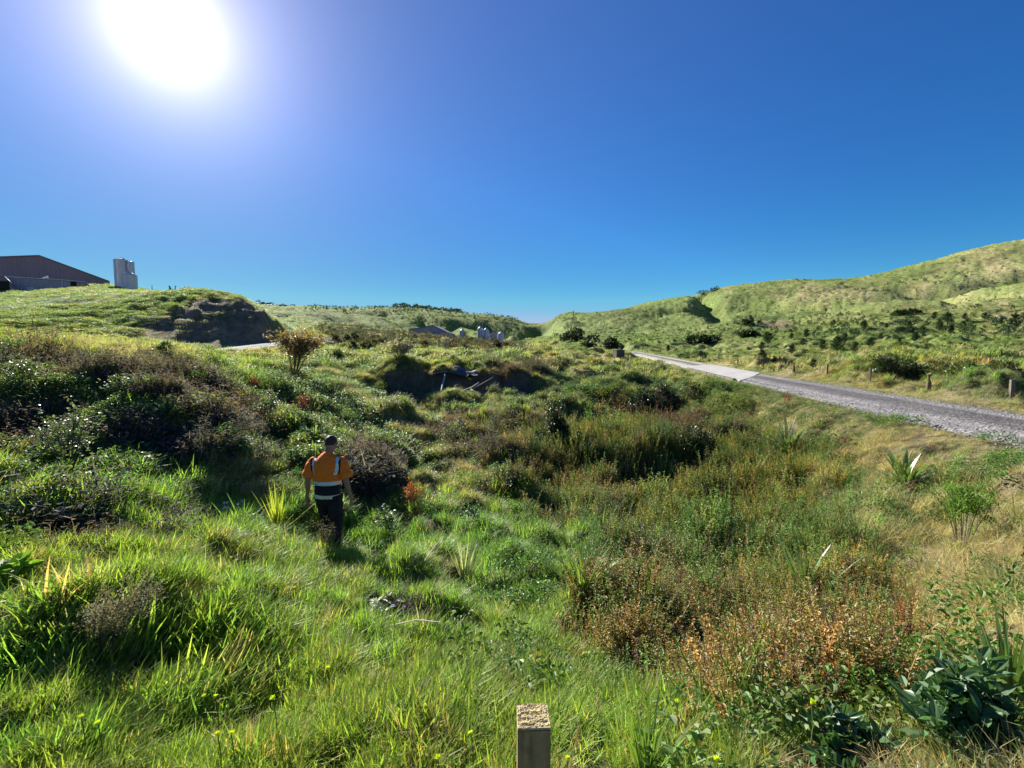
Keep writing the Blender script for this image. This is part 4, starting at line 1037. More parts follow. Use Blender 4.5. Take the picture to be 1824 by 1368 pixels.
for px_, py_, h_, lab in [
 (1368,619,23,'dark round headed young pine above the long row of roadside posts'),(1357,628,14,'small young pine behind the leaning double pine by the road'),
 (1357,645,17,'young pine with a bare foot beside the road end of the slab'),(1409,634,18,'spreading young pine above the pale road slab'),(1465,626,18,'small young pine left of the biggest middle pine'),
 (1491,630,28,'biggest bushy young pine in the middle of the lower hillside'),(1504,617,18,'slender young pine touching the biggest middle pine'),(1523,630,18,'wide low young pine right of the biggest middle pine'),
 (1549,622,18,'thin young pine left of the dark gorse thicket'),(1568,607,12,'pale young pine above the thin one'),(1629,613,17,'low wide young pine above the gorse thicket'),(1643,602,16,'upright young pine beside the low wide one'),
 (1673,597,19,'full dark young pine on the right lower hillside'),(1694,597,16,'young pine paired right of the full dark one'),(1620,589,14,'young pine with a broad crown uphill of the pair'),(1687,582,20,'tall young pine above the full dark pair'),
 (1753,572,12,'small round young pine on the right shoulder'),(1807,591,27,'largest young pine near the right edge of the picture'),(1783,582,13,'young pine just left of the largest right edge pine'),(1538,590,16,'slim young pine halfway up the middle hillside'),
 (1579,587,10,'low young pine halfway up the hillside left of the broad one'),(1436,607,16,'young pine uphill left of the biggest middle pine'),(1430,619,14,'small bushy young pine under the uphill left one'),(1448,660,17,'lone spreading young pine right above the thick roadside post'),
 (1409,653,9,'tiny young pine right behind the thick short post'),(1378,648,12,'straggly young pine at the edge of the gravel'),(1248,638,12,'far young pine behind the distant roadside posts'),(1256,640,8,'tiny young pine beside the far one behind the posts'),
 (1410,606,11,'small young pine uphill of the spreading one'),(1485,582,10,'small dark young pine on the upper middle slope'),(1602,612,9,'low young pine between the thin pine and the gorse'),(1718,572,11,'young pine above the right lower pair'),(1663,571,13,'young pine on the green upper shelf'),(1557,662,16,'young pine growing in front of the gorse thicket'),
 (1190,628,12,'far young pine at the distant end of the roadside posts'),(1785,690,22,'straggly young pine beside the large green gorse bush')]:
    p = hit(px_, py_, 14); H = size_at(p, h_) * 1.12
    t = thing('young_pine', lab, 'pine', p, R.uniform(0, 6.28)); t.scale = (H * R.uniform(.95, 1.2),) * 2 + (H,)
    k = R.randrange(5); link('trunk', PM[k][0], t); link('crown', PM[k][1], t)
seed_src = None; cnt = 0; spots = []
def seedling_field(n_, seed):
    r_ = random.Random(seed); res = []
    while len(res) < n_:
        px_ = r_.uniform(985, 1850); rr = r_.uniform(72, 335)
        Y = rr * math.cos(math.atan(col(px_))); x = col(px_) * Y
        if Y > 345: continue
        if r_.random() > .35 + 1.3 * float(vnoise(np.array([x / 22]), np.array([Y / 22]), 9)[0]) ** 2: continue
        g_ = ground(x, Y)
        if g_ < EYE + .02 * Y: continue
        res.append((x, Y, g_, r_.uniform(.8, 1.7)))
    return res
spots = sorted(seedling_field(900, 77), key=lambda s_: math.hypot(s_[0], s_[1]) / s_[3])
proto = None
for i, (x, Y, g_, H) in enumerate(spots[:255]):
    o = link('pine_seedling', None if i < 90 else PF[i % 4][1], None, (x, Y, g_), (0, 0, R.uniform(0, 6.28)))
    if i < 90: link('trunk', PF[i % 4][0], o); link('crown', PF[i % 4][1], o)
    o.scale = (H * .95, H * .95, H)
    tag(o, 'tiny dark pine seedling planted on the right hillside', 'pine', 'pine seedlings on the right hillside')
far_c = proto_collection('seedling_kinds', [p_[1] for p_ in PF])
S2 = np.array(spots[255:] + [(col(px_) * Y, Y, ground(col(px_) * Y, Y), R.uniform(1.2, 2.2)) for px_, Y in [(R.uniform(545, 925), R.uniform(300, 400)) for _ in range(500)]])
N_ = len(S2)
PFmat = np.tile(np.array([.05, .08, .03]), (N_, 1))
gn_scatter('distant_seedlings', 'distant pine seedlings dotted over the far hills', far_c, 4, S2[:, :3], np.stack([np.zeros(N_), np.zeros(N_), RNG.uniform(0, 6.28, N_)], -1), np.stack([S2[:, 3]] * 3, -1), PFmat)

# ------------------------------------------------------------------ fence posts
def post_mesh(w, h, seed, square=False, mat='pole', n=10):
    mb = MB(); r_ = random.Random(seed)
    if square: mb.box(-w / 2, w / 2, -w / 2, w / 2, -.2, h)
    else: mb.tube([(0, 0, -.2), (r_.uniform(-.01, .01), 0, h * .5), (r_.uniform(-.02, .02), 0, h - .02), (r_.uniform(-.02, .02), 0, h)], [w / 2, w / 2 * .97, w / 2 * .95, w / 2 * .82], n)
    return mb.mesh('post', (M[mat],))
for px_, py_, h_, w_, lab in [
 (1801,716,28,8,'pale square roadside post nearest the right edge'),(1653,699,25,10,'thick dark round post in front of the gorse thicket'),(1549,684,20,4,'slim pale roadside post left of the thick dark post'),
 (1473,669,14,3.4,'slim roadside post right of the thick short post'),(1414,666,15,6,'thick short roadside post beside the slab corner'),(1359,658,15,3.6,'roadside post beside the straggly young pine'),
 (1314,651,12,3,'roadside post beside the middle of the slab'),(1280,644,11,2.8,'roadside post near the far end of the slab')]:
    p = hit(px_, py_, 12); H = size_at(p, h_) * 1.3; Wd = size_at(p, w_) * .75
    tag(link('fence_post', post_mesh(Wd, H, px_, 'square' in lab or 'slim' in lab, 'wood' if 'pale' in lab else 'pole'), None, p, (R.uniform(-.03, .03), R.uniform(-.04, .04), R.uniform(-.4, .4))), lab, 'fence post', 'posts along the gravel road')
for px_, py_, h_ in [(1251,640,10),(1227,636,9),(1206,633,8),(1190,631,7),(1176,629.5,7),(1164,628.5,6),(1153,628,6),(1144,627,5)]:
    p = hit(px_, py_, 30); H = size_at(p, h_)
    tag(link('fence_post', post_mesh(H * .16, H, px_, n=6), None, p), 'small far roadside post in the dwindling row beyond the slab', 'fence post', 'far posts beyond the slab')
for px_, h_, tilt, lab in [(279,12,0,'lone upright post on the crest of the paddock hill'),(320,11,0,'thick upright post at the right end of the crest'),(314,11,-.45,'leaning post propped against the thick crest post'),(309,5,0,'short stub post beside the leaning crest post')]:
    Y = 82; x = col(px_) * Y; H = h_ * Y / FPX
    tag(link('crest_post', post_mesh(.26 if 'thick' in lab else .16, H, px_, mat='pole', n=7), None, (x, Y, ground(x, Y)), (0, tilt, 0)), lab, 'fence post', 'posts on the crest of the paddock hill')

def wire_fence(name, label, pts_, n_posts, H=1.2, wires=(.4, .8, 1.15), wr=.02, pr_=.09, wiremat='galv', postmat='pole'):
    t = thing(name, label, 'fence', (pts_[0][0], pts_[0][1], ground(*pts_[0])))
    o0 = t.location.copy(); P_ = []
    seg = [math.dist(a, b) for a, b in zip(pts_[:-1], pts_[1:])]; tot = sum(seg)
    for i in range(n_posts):
        d = tot * i / (n_posts - 1); k = 0
        while k < len(seg) - 1 and d > seg[k]: d -= seg[k]; k += 1
        f = min(1, d / seg[k]); x = pts_[k][0] + (pts_[k + 1][0] - pts_[k][0]) * f; y = pts_[k][1] + (pts_[k + 1][1] - pts_[k][1]) * f
        P_.append(Vector((x, y, ground(x, y))) - o0)
    pm = post_mesh(pr_ * 2, H, 3, mat=postmat, n=5)
    for p in P_: link('post', pm, t, p)
    for w_ in wires:
        mb = MB(); mb.tube([p + Vector((0, 0, w_)) for p in P_], wr, 4, caps=False); link('wire', mb.mesh('wire', (M[wiremat],)), t)
    return t
def gxy(px, py, ymin): p = hit(px, py, ymin); return (p.x, p.y)
wire_fence('hill_fence', 'dark fence climbing straight up the middle hill to the skyline', [gxy(1016, 592, 150), gxy(1019, 570, 200), gxy(1022, 558, 250)], 24, 1.7, (.6, 1.2, 1.6), .05, .14, 'bark', 'bark')
wire_fence('paddock_fence', 'long pale wire fence crossing the upper right hillside', [gxy(1835, 478, 120), gxy(1740, 497, 120), gxy(1650, 516, 120), gxy(1560, 538, 120)], 40, 1.3, (1.25,), .035, .07, 'white')
wire_fence('paddock_fence', 'lower pale wire fence running below the upper one on the right hillside', [gxy(1835, 494, 110), gxy(1740, 510, 110), gxy(1650, 530, 110), gxy(1570, 550, 110)], 40, 1.3, (1.25,), .03, .07, 'white')

# ------------------------------------------------------------------ sheds and silos
def corr_mat(name, c, freq):
    m, nd, ln = new_mat(name); g = nd.new('ShaderNodeTexCoord')
    sx = nd.new('ShaderNodeSeparateXYZ'); ln.new(g.outputs['Object'], sx.inputs[0])
    s_ = mathn(nd, ln, 'SINE', mathn(nd, ln, 'MULTIPLY', sx.outputs[0], freq))
    n_ = noise_n(nd, ln, .5, 5, .6, g.outputs['Object'], (1, 1, .3))
    c_ = mixrgb(nd, ln, tuple(v * .8 for v in c), tuple(v * 1.15 for v in c), n_)
    pr = nd.new('ShaderNodeBsdfPrincipled'); ln.new(c_, pr.inputs['Base Color']); pr.inputs['Roughness'].default_value = .6
    b = nd.new('ShaderNodeBump'); b.inputs['Strength'].default_value = .9; b.inputs['Distance'].default_value = .05; ln.new(s_, b.inputs['Height']); ln.new(b.outputs[0], pr.inputs['Normal'])
    o = nd.new('ShaderNodeOutputMaterial'); ln.new(pr.outputs[0], o.inputs['Surface']); M[name] = m
corr_mat('mauve_cladding', (.25, .205, .225), 8.0); corr_mat('grey_corrugated', (.40, .38, .40), 14.0); corr_mat('roof_sheet', (.22, .19, .21), 10.0)
def prism(mb, prof, y0, y1, mi=0):
    """prof: list of (x, z) counter-clockwise; extruded from y0 to y1"""
    n_ = len(prof); vs = [(x, y0, z) for x, z in prof] + [(x, y1, z) for x, z in prof]
    mb.add(vs, [tuple(range(n_)), tuple(range(2 * n_ - 1, n_ - 1, -1))] + [(i, i + n_, (i + 1) % n_ + n_, (i + 1) % n_)[::-1] for i in range(n_)], 1, mi)
def loc_at(px, py, Y): return at(px, py, Y)
Yb = 122.0
TH = math.radians(40)
def bxz(px, py, Y=Yb, o=None, th=0.0):
    r_ = at(px, py, 10.0); d = Vector((r_.x, r_.y, r_.z - EYE)); nx, ny = -math.sin(th), math.cos(th)
    t_ = (nx * o.x + ny * o.y) / (nx * d.x + ny * d.y); w = d * t_ + Vector((0, 0, EYE)) - o
    return (w.x * math.cos(th) + w.y * math.sin(th), w.z)
o0 = at(60, 512, Yb)
t = thing('big_shed', 'large mauve grey shed with a wide sloping gable on the left hilltop', 'shed', o0, TH)
L0, A0, E0, B0 = bxz(-200, 466, Yb, o0, TH), bxz(70, 456, Yb, o0, TH), bxz(192, 501, Yb, o0, TH), bxz(192, 530, Yb, o0, TH)
mb = MB(); prism(mb, [(L0[0], -4), (B0[0], -4), (E0[0], E0[1]), (A0[0], A0[1]), L0], 0, 26); link('wall', mb.mesh('wall', (M['mauve_cladding'],)), t)
mb = MB()
for a_, b_ in ((L0, A0), (A0, E0)):
    prism(mb, [(a_[0], a_[1] + .02), (b_[0] + (.4 if b_ is E0 else 0), b_[1] + .02 - (.14 if b_ is E0 else 0)), (b_[0] + (.4 if b_ is E0 else 0), b_[1] + .24 - (.14 if b_ is E0 else 0)), (a_[0], a_[1] + .24)], -.35, 26.3)
link('roof', mb.mesh('roof', (M['roof_sheet'],)), t)
Yc = 98.0; o1 = at(80, 517, Yc)
t = thing('long_low_shed', 'long low grey shed with a pale roof edge before the large shed', 'shed', o1, TH)
def q(px, py): return bxz(px, py, Yc, o1, TH)
mb = MB(); prism(mb, [(q(-200, 0)[0], -3), (q(171, 0)[0], -3), q(171, 519), q(150, 504), q(112, 500), q(10, 494), q(-200, 486)], 0, 7); link('wall', mb.mesh('wall', (M['grey_corrugated'],)), t)
mb = MB()
for a_, b_ in ((q(-200, 485.5), q(10, 493.4)), (q(10, 493.4), q(112, 499.4)), (q(112, 499.4), q(151, 503)), (q(151, 503), q(173, 519))):
    prism(mb, [a_, b_, (b_[0], b_[1] + .16), (a_[0], a_[1] + .16)], -.25, 7.2)
link('roof', mb.mesh('roof', (M['white'],)), t)
x_ = q(111, 510)[0]; mb = MB(); mb.tube([(x_, -.12, -3), (x_, -.12, q(111, 501)[1])], .11, 8); link('downpipe', mb.mesh('downpipe', (M['white'],)), t)
for a_, b_, c_, d_ in ((126, 502.5, 136, 511), (146, 510, 157, 517)):
    p0, p1 = q(a_, d_), q(c_, b_); mb = MB(); mb.box(p0[0], p1[0], -.06, .3, p0[1], p1[1]); link('window', mb.mesh('window', (M['dark'],)), t)
p0, p1 = q(48, 516), q(61, 512); mb = MB(); mb.box(p0[0], p1[0], -.05, .3, p0[1], p1[1]); link('vent', mb.mesh('vent', (M['white'],)), t)
mb = MB(); a_, b_ = q(62, 496), q(82, 488.5); mb.tube([(a_[0], 3, a_[1]), (b_[0], 3, b_[1])], .18, 6); mb.tube([(b_[0], 3, b_[1]), (b_[0], 3, a_[1] - .2)], .1, 6); link('auger', mb.mesh('auger', (M['galv'],)), t)
Yd = 92.0; o2 = at(8, 518, Yd)
t = thing('lean_to_shed', 'small dark fronted lean to at the left end of the low shed', 'shed', o2, TH)
def q2(px, py): return bxz(px, py, Yd, o2, TH)
mb = MB(); prism(mb, [(q2(-150, 0)[0], -3), (q2(34, 0)[0], -3), q2(34, 518), q2(8, 494), q2(-150, 484)], 0, 5); link('wall', mb.mesh('wall', (M['mauve_cladding'],)), t)
mb = MB()
for a_, b_ in ((q2(-150, 483.5), q2(8, 493.5)), (q2(8, 493.5), q2(36, 519))): prism(mb, [a_, b_, (b_[0], b_[1] + .15), (a_[0], a_[1] + .15)], -.2, 5.2)
link('roof', mb.mesh('roof', (M['roof_sheet'],)), t)
p0, p1 = q2(-40, 517), q2(16, 501); mb = MB(); mb.box(p0[0], p1[0], -.05, .3, p0[1], p1[1]); link('doorway', mb.mesh('doorway', (M['dark'],)), t)

def cone_body(mb, r, z0, z1, n=28, ribs=0, mi=0):
    vs, fs = [], []; zs = [z0 + (z1 - z0) * i / max(1, ribs or 1) for i in range((ribs or 1) + 1)]
    prof = []
    for i, z in enumerate(zs):
        prof.append((r, z))
        if i < len(zs) - 1: prof.append((r * 1.015, (z + zs[i + 1]) / 2))
    for rr, z in prof:
        for k in range(n): a_ = 2 * math.pi * k / n; vs.append((rr * math.cos(a_), rr * math.sin(a_), z))
    for i in range(len(prof) - 1):
        for k in range(n): fs.append((i * n + k, i * n + (k + 1) % n, (i + 1) * n + (k + 1) % n, (i + 1) * n + k))
    fs.append(tuple(range(n))[::-1]); mb.add(vs, fs, 1, mi)
def cone_roof(mb, r, z, h, top=.12, n=28):
    vs = [(rr * math.cos(2 * math.pi * k / n), rr * math.sin(2 * math.pi * k / n), zz) for rr, zz in ((r * 1.06, z - .03), (r * .55, z + h * .5), (top * r, z + h), (top * r, z + h + .12 * h)) for k in range(n)]
    fs = [(i * n + k, i * n + (k + 1) % n, (i + 1) * n + (k + 1) % n, (i + 1) * n + k) for i in range(3) for k in range(n)] + [tuple(3 * n + k for k in range(n)), tuple(range(n))[::-1]]
    mb.add(vs, fs)
M['silo'] = solid_mat('silo_steel', (.46, .48, .52), (.62, .64, .68), .8, .5, metal=.25, stretch=(3, 3, .4))
def silo(px, Y, wpx, top, eave, bot, lab, ladder=True, grp=None, ribs=9):
    c_ = at(px, bot, Y); g_ = ground(c_.x, c_.y); z0 = min(c_.z, g_ + .0)
    r = wpx * Y / FPX / 2; h = (bot - eave) * Y / FPX + (c_.z - z0); hr = (eave - top) * Y / FPX
    t = thing('silo', lab, 'silo', (c_.x, c_.y, z0), 0, grp)
    mb = MB(); cone_body(mb, r, -.4, h, ribs=ribs); link('body', mb.mesh('body', (M['silo'],), True), t)
    mb = MB(); cone_roof(mb, r, h, hr); link('roof', mb.mesh('roof', (M['silo'],), True), t)
    if ladder:
        mb = MB(); a_ = -1.9; bx, by = (r + .1) * math.cos(a_), (r + .1) * math.sin(a_)
        for s_ in (-.18, .18): mb.tube([(bx + s_, by, 0), (bx + s_, by, h)], .03, 5)
        for k in range(int(h / .35)): mb.tube([(bx - .18, by, .2 + k * .35), (bx + .18, by, .2 + k * .35)], .022, 4)
        link('ladder', mb.mesh('ladder', (M['galv'],)), t)
    return t
t = silo(218, 110, 20, 461, 464.5, 507, 'tall white grain silo with a pipe hook on the left hilltop', grp='silos on the left hilltop', ribs=14)
h_ = (507 - 461) * 110 / FPX
mb = MB(); mb.tube([(.35, -.2, h_ - .2), (.35, -.2, h_ + .4), (.8, -.2, h_ + .35), (1.7, -.2, h_ - .7)], .09, 6); link('filler_pipe', mb.mesh('filler_pipe', (M['galv'],)), t)
silo(234, 110.6, 12, 466, 468, 508, 'narrow grey silo attached right of the tall white silo', grp='silos on the left hilltop', ribs=14)
silo(231, 104, 23, 484, 491, 511, 'short grey silo with a cone roof before the two tall silos', grp='silos on the left hilltop', ladder=False, ribs=6)
YS = 190
silo(823.5, YS, 10.5, 586, 590, 600, 'single small silo standing apart left of the far silo group', False, 'silos in the far valley', 7)
silo(855.5, YS, 11, 582, 586, 602, 'tallest far silo in the valley group', True, 'silos in the far valley', 8)
silo(866, YS - 2, 10, 584.5, 588, 602.5, 'slightly shorter silo touching the tallest far silo', True, 'silos in the far valley', 8)
silo(892, YS, 11.5, 591.5, 594.5, 604, 'squat round tank at the right end of the far silo group', False, 'silos in the far valley', 4)
def gable_shed(name, lab, px0, px1, pxa, top, e0, e1, bot, Y, depth, mat):
    o_ = at((px0 + px1) / 2, bot, Y); t = thing(name, lab, 'shed', o_)
    f = lambda a, b: bxz(a, b, Y, o_)
    P0, PA, P1 = f(px0, e0), f(pxa, top), f(px1, e1)
    mb = MB(); prism(mb, [(P0[0], -3), (P1[0], -3), P1, PA, P0], 0, depth); link('wall', mb.mesh('wall', (M[mat],)), t)
    mb = MB()
    for a_, b_ in ((P0, PA), (PA, P1)): prism(mb, [(a_[0], a_[1] + .01), (b_[0], b_[1] + .01), (b_[0], b_[1] + .25), (a_[0], a_[1] + .25)], -.4, depth + .4)
    link('roof', mb.mesh('roof', (M['roof_sheet'],)), t); return t, o_
gable_shed('farm_shed', 'small dark gabled shed between the far silos and the tank', 871, 888, 880, 591, 595, 594, 603, YS + 4, 8, 'grey_corrugated')
t, o_ = gable_shed('barn', 'wide low grey barn on the terrace left of the far silos', 728, 800, 771, 580, 588, 594, 598, 175, 18, 'grey_corrugated')
mb = MB(); c_ = bxz(749, 584, 175, o_); cone_body(mb, .5, c_[1] - 2.2, c_[1] + .2, 12)
vm = mb.mesh('ventilator', (M['white'],)); vo = link('ventilator', vm, t); vo.location = (c_[0], 1.2, 0)

# ------------------------------------------------------------------ concrete trough beside the road
p = hit(1102, 644, 30); s_ = size_at(p, 1)
t = thing('water_trough', 'dark square concrete trough on end beside the far road', 'trough', p, .2)
t['label'] = 'dark upright concrete box beside the far end of the road'
M['old_concrete'] = solid_mat('old_concrete', (.055, .058, .045), (.11, .11, .085), 2.2, .95, .02, 9)
mb = MB(); w_, h_ = 7.6 * s_, 19 * s_
mb.box(-w_, w_, -w_, w_, -.2, h_); link('body', mb.mesh('body', (M['old_concrete'],)), t)
mb = MB(); mb.box(-w_ * 1.06, w_ * 1.06, -w_ * 1.06, w_ * 1.06, h_ + .003, h_ + 1.3 * s_); link('lid', mb.mesh('lid', (M['old_concrete'],)), t)
# timber edging along the left side of the slab
Ys = np.linspace(27.0, 39, 7)
for i in range(6):
    a_, b_ = Ys[i] + .08, Ys[i + 1] - .08
    xa, xb = float(road_l(a_)) - .02, float(road_l(b_)) - .02; za, zb = float(road_h(a_)) + EYE, float(road_h(b_)) + EYE
    mb = MB(); Lk = math.hypot(xb - xa, b_ - a_); mb.box(-.09, .09, 0, Lk, -.25, .10)
    o = link('timber_edging', mb.mesh('timber_edging', (M['wood'],)), None, (xa, a_, za), (math.atan2(zb - za, Lk), 0, -math.atan2(xb - xa, b_ - a_)))
    tag(o, 'weathered timber edging block along the left side of the pale slab', 'edging', 'timber edging of the slab')

# ------------------------------------------------------------------ debris at the slip
p = hit(812, 664, 26); p = Vector((p.x, 28.9, ground(p.x, 28.9)))
def sheet_mesh(w, d, seed, corr=True):
    mb = MB(); r_ = random.Random(seed); nx, ny = 40, 8; vs = []
    for j in range(ny + 1):
        for i in range(nx + 1):
            u_, v_ = i / nx - .5, j / ny - .5
            z = .02 * math.sin(i * 1.57) * corr + .10 * math.sin(u_ * 5 + seed) * (1 + v_) + .05 * math.sin(v_ * 7)
            vs.append((u_ * w, v_ * d, z))
    fs = [(j * (nx + 1) + i, j * (nx + 1) + i + 1, (j + 1) * (nx + 1) + i + 1, (j + 1) * (nx + 1) + i) for j in range(ny) for i in range(nx)]
    n_ = len(vs); vs += [(x, y, z - .012) for x, y, z in vs]; fs += [tuple(k + n_ for k in f)[::-1] for f in fs]
    mb.add(vs, fs); return mb
tag(link('roofing_sheet', sheet_mesh(1.25, 1.0, 1).mesh('sheet', (solid_mat('rusty_sheet', (.14, .15, .11), (.26, .27, .20), 3, .95, spec=.05),)), None, p + Vector((-.72, -.05, .10)), (.18, .06, .2)), 'olive corrugated roofing sheet lying on the lip of the slip', 'sheet')
tag(link('tarpaulin', sheet_mesh(1.3, 1.1, 3, False).mesh('tarpaulin', (solid_mat('blue_tarp', (.03, .05, .09), (.10, .13, .19), 4, .9, spec=.05),)), None, p + Vector((.22, -.15, .12)), (.3, .1, -.2)), 'crumpled blue tarpaulin beside the olive roofing sheet', 'tarpaulin')
tag(link('roofing_sheet', sheet_mesh(.8, .7, 5).mesh('sheet', (M['clad'],)), None, p + Vector((.95, -.2, .08)), (.4, .3, .5)), 'broken pale sheet at the right end of the blue tarpaulin', 'sheet')
b0, b1 = at(783, 706, 26.9), at(793, 667, 28.2)
mb = MB(); mb.tube([(0, 0, -.1), b1 - b0], [.055, .05], 8); tag(link('pipe', mb.mesh('pipe', (M['galv'],)), None, b0), 'pale pipe leaning down the slip from the roofing sheet', 'pipe')
M['deadwood'] = solid_mat('dead_wood', (.22, .17, .13), (.38, .32, .26), 3, .9, .01, 20)
lg = hit(838, 706, 20); s_ = size_at(lg, 1)
def L(a, b, dy=0): return Vector(((a - 838) * s_, dy, (706 - b) * s_ + .05))
mb = MB(); mb.tube([L(800, 703), L(822, 701, -.1), L(842, 693, .1), L(853, 684, .3)], [.10, .12, .11, .06], 7, jit=.15); mb.tube([L(838, 695), L(850, 701, -.3), L(862, 706, -.4)], [.10, .08, .05], 7, jit=.15); mb.tube([L(822, 701, -.1), L(815, 705, -.4), L(805, 707, -.5)], [.07, .05, .03], 6, jit=.15)
tag(link('dead_log', mb.mesh('dead_log', (M['deadwood'],), True), None, lg), 'bleached forked log lying at the foot of the slip', 'log')
mb = MB(); mb.tube([L(795, 708), L(830, 700, -.1), L(862, 682, .4), L(872, 676, .6)], [.06, .08, .07, .04], 6, jit=.1)
tag(link('dead_branch', mb.mesh('dead_branch', (M['bark'],), True), None, lg + Vector((.2, .3, 0))), 'long dark branch leaning up behind the forked log', 'branch')

# ------------------------------------------------------------------ yellow flowers
M['petal'] = foliage_mat('yellow_petal', (.90, .78, .03), .4, .6, .2, .8)
M['flower_stem'] = solid_mat('flower_stem', (.10, .16, .04), (.14, .2, .05), 10, .7)
def hit_h(px, py, h):
    ys = np.exp(np.linspace(math.log(.9), math.log(60), 600)); u, v = (px - 912) / FPX, (684 - py) / FPX; s = ys / (CP + v * SP)
    xs, zs = u * s, EYE + (v * CP - SP) * s; i = np.nonzero(zs <= zat(xs, ys) + h)[0]; i = i[0] if len(i) else 599
    return Vector((float(xs[i]), float(ys[i]), float(zs[i])))
fh = MB()
for k in range(26):
    a_ = k * 2.399; r1 = .5 if k % 2 else .8
    fh.leaf((0, 0, .1 + .25 * (k % 3) * .3), (math.cos(a_) * r1, math.sin(a_) * r1, .35 + .2 * (k % 3)), (0, 0, 1), 1.0 * r1 + .2, .34)
fh.tube([(0, 0, -.25), (0, 0, .25)], [.22, .4], 8)
fhm = fh.mesh('flower_head', (M['petal'],))
for i, (px_, py_) in enumerate([(85,1056),(134,1040),(157,1035),(35,1072),(364,1240),(384,1241),(487,1244),(388,1307),(412,1307),(175,1288),(145,1277),(839,1307),(780,1350),(1010,1352),(548,1068),(525,1047),(412,1077),(625,1034),(634,1033),(641,1031),(583,1191),(103,914),(390,991),(411,993),(421,998),(408,1010),(918,1097),(1039,1165),(1206,1250),(1277,1355),(1446,1252),(30,735)]):
    h_ = .27 if py_ > 1150 else .22
    p = hit_h(px_, py_, h_); t = thing('dandelion', 'yellow dandelion flower standing above the green grass', 'flower', p - Vector((0, 0, h_)), 0, 'yellow flowers in the grass')
    f = link('flower_head', fhm, t, (0, 0, h_), (R.uniform(-.5, .5), R.uniform(-.5, .5), 0)); f.scale = (R.uniform(.013, .019),) * 3
    mb = MB(); mb.tube([(0, 0, 0), (.01, 0, h_ * .6), (0, 0, h_)], .0025, 5); link('stem', mb.mesh('stem', (M['flower_stem'],)), t)
# dry stalks lying over the grass
for a_, b_ in (((755,1000),(792,956)),((905,1040),(936,1012)),((860,1050),(915,1018)),((705,1112),(785,1108)),((1095,1150),(1130,1105)),((810,1075),(850,1040))):
    P0, P1 = hit_h(*a_, .18), hit_h(*b_, .34)
    mb = MB(); mb.tube([(0, 0, 0), (P1 - P0) * .5 + Vector((0, 0, .03)), P1 - P0], [.006, .005, .003], 5)
    tag(link('dry_stalk', mb.mesh('dry_stalk', (solid_mat('straw_stalk', (.45, .40, .28), (.55, .5, .38), 5, .7) if 'stalkm' not in M else M['stalkm'],)), None, P0), 'long pale dry stalk lying across the grass', 'stalk', 'dry stalks in the grass')

# ------------------------------------------------------------------ the square post at the bottom
def post_top(px, py, d): 
    v = (684 - py) / FPX * d; return Vector(((px - 912) / FPX * d, d * CP + v * SP, EYE + v * CP - d * SP))
pf, pb = post_top(951, 1297, 1.36), post_top(949.5, 1261, 1.455)
t = thing('square_post', 'weathered square wooden post at the bottom edge of the picture', 'post', (pf.x, (pf.y + pb.y) / 2, ground(pf.x, pf.y) - .05), .02)
hh = pf.z - t.location.z; wd = .0485; dd = .047
m, nd, ln = new_mat('post_timber'); g = nd.new('ShaderNodeTexCoord'); co = g.outputs['Object']
grain = noise_n(nd, ln, 5, 8, .65, co, (10, 10, .7)); blot = noise_n(nd, ln, 14, 4, .6, co)
c_ = ramp(nd, ln, grain, [(.25, (.20, .14, .06)), (.5, (.36, .27, .13)), (.75, (.46, .36, .20))])
c_ = mixrgb(nd, ln, c_, ramp(nd, ln, blot, [(.35, (.7, .75, .65)), (.65, (1.1, 1.1, 1.05))]), 1.0, 'MULTIPLY')
pr = nd.new('ShaderNodeBsdfPrincipled'); ln.new(c_, pr.inputs['Base Color']); pr.inputs['Roughness'].default_value = .9; pr.inputs['Specular IOR Level'].default_value = .05
b = nd.new('ShaderNodeBump'); b.inputs['Distance'].default_value = .004; ln.new(grain, b.inputs['Height']); ln.new(b.outputs[0], pr.inputs['Normal'])
o = nd.new('ShaderNodeOutputMaterial'); ln.new(pr.outputs[0], o.inputs['Surface']); M['post_timber'] = m
bm = bmesh.new(); bmesh.ops.create_cube(bm, size=1); bmesh.ops.scale(bm, vec=(wd * 2, dd * 2, hh + .3), verts=bm.verts); bmesh.ops.translate(bm, vec=(0, 0, (hh - .3) / 2 - .006), verts=bm.verts)
bmesh.ops.bevel(bm, geom=bm.edges[:], offset=.003, segments=2, affect='EDGES')
me = bpy.data.meshes.new('shaft'); bm.to_mesh(me); me.materials.append(M['post_timber']); link('shaft', me, t)
# rough sawn end grain: a fine displaced grid
N1 = 70; vs = []
for j in range(N1 + 1):
    for i in range(N1 + 1):
        x, y = (i / N1 - .5) * 2 * wd, (j / N1 - .5) * 2 * dd
        vs.append((x, y))
xy = np.array(vs); zz = .0045 * fbm(xy[:, 0] * 35, xy[:, 1] * 170, 5, 3) + .0022 * fbm(xy[:, 0] * 260, xy[:, 1] * 260, 6, 2)
ed = np.minimum(wd - np.abs(xy[:, 0]), dd - np.abs(xy[:, 1])); zz = zz * np.clip(ed / .004, .35, 1) - .006 * (ed < 1e-5)
me = bpy.data.meshes.new('end_grain'); me.from_pydata([(x, y, hh + z) for (x, y), z in zip(vs, zz)], [], [(j * (N1 + 1) + i, j * (N1 + 1) + i + 1, (j + 1) * (N1 + 1) + i + 1, (j + 1) * (N1 + 1) + i) for j in range(N1) for i in range(N1)])
me.materials.append(solid_mat('end_grain_wood', (.38, .29, .13), (.66, .54, .28), 60, .95, .002, 200, stretch=(.5, 3, 1))); link('end_grain', me, t)

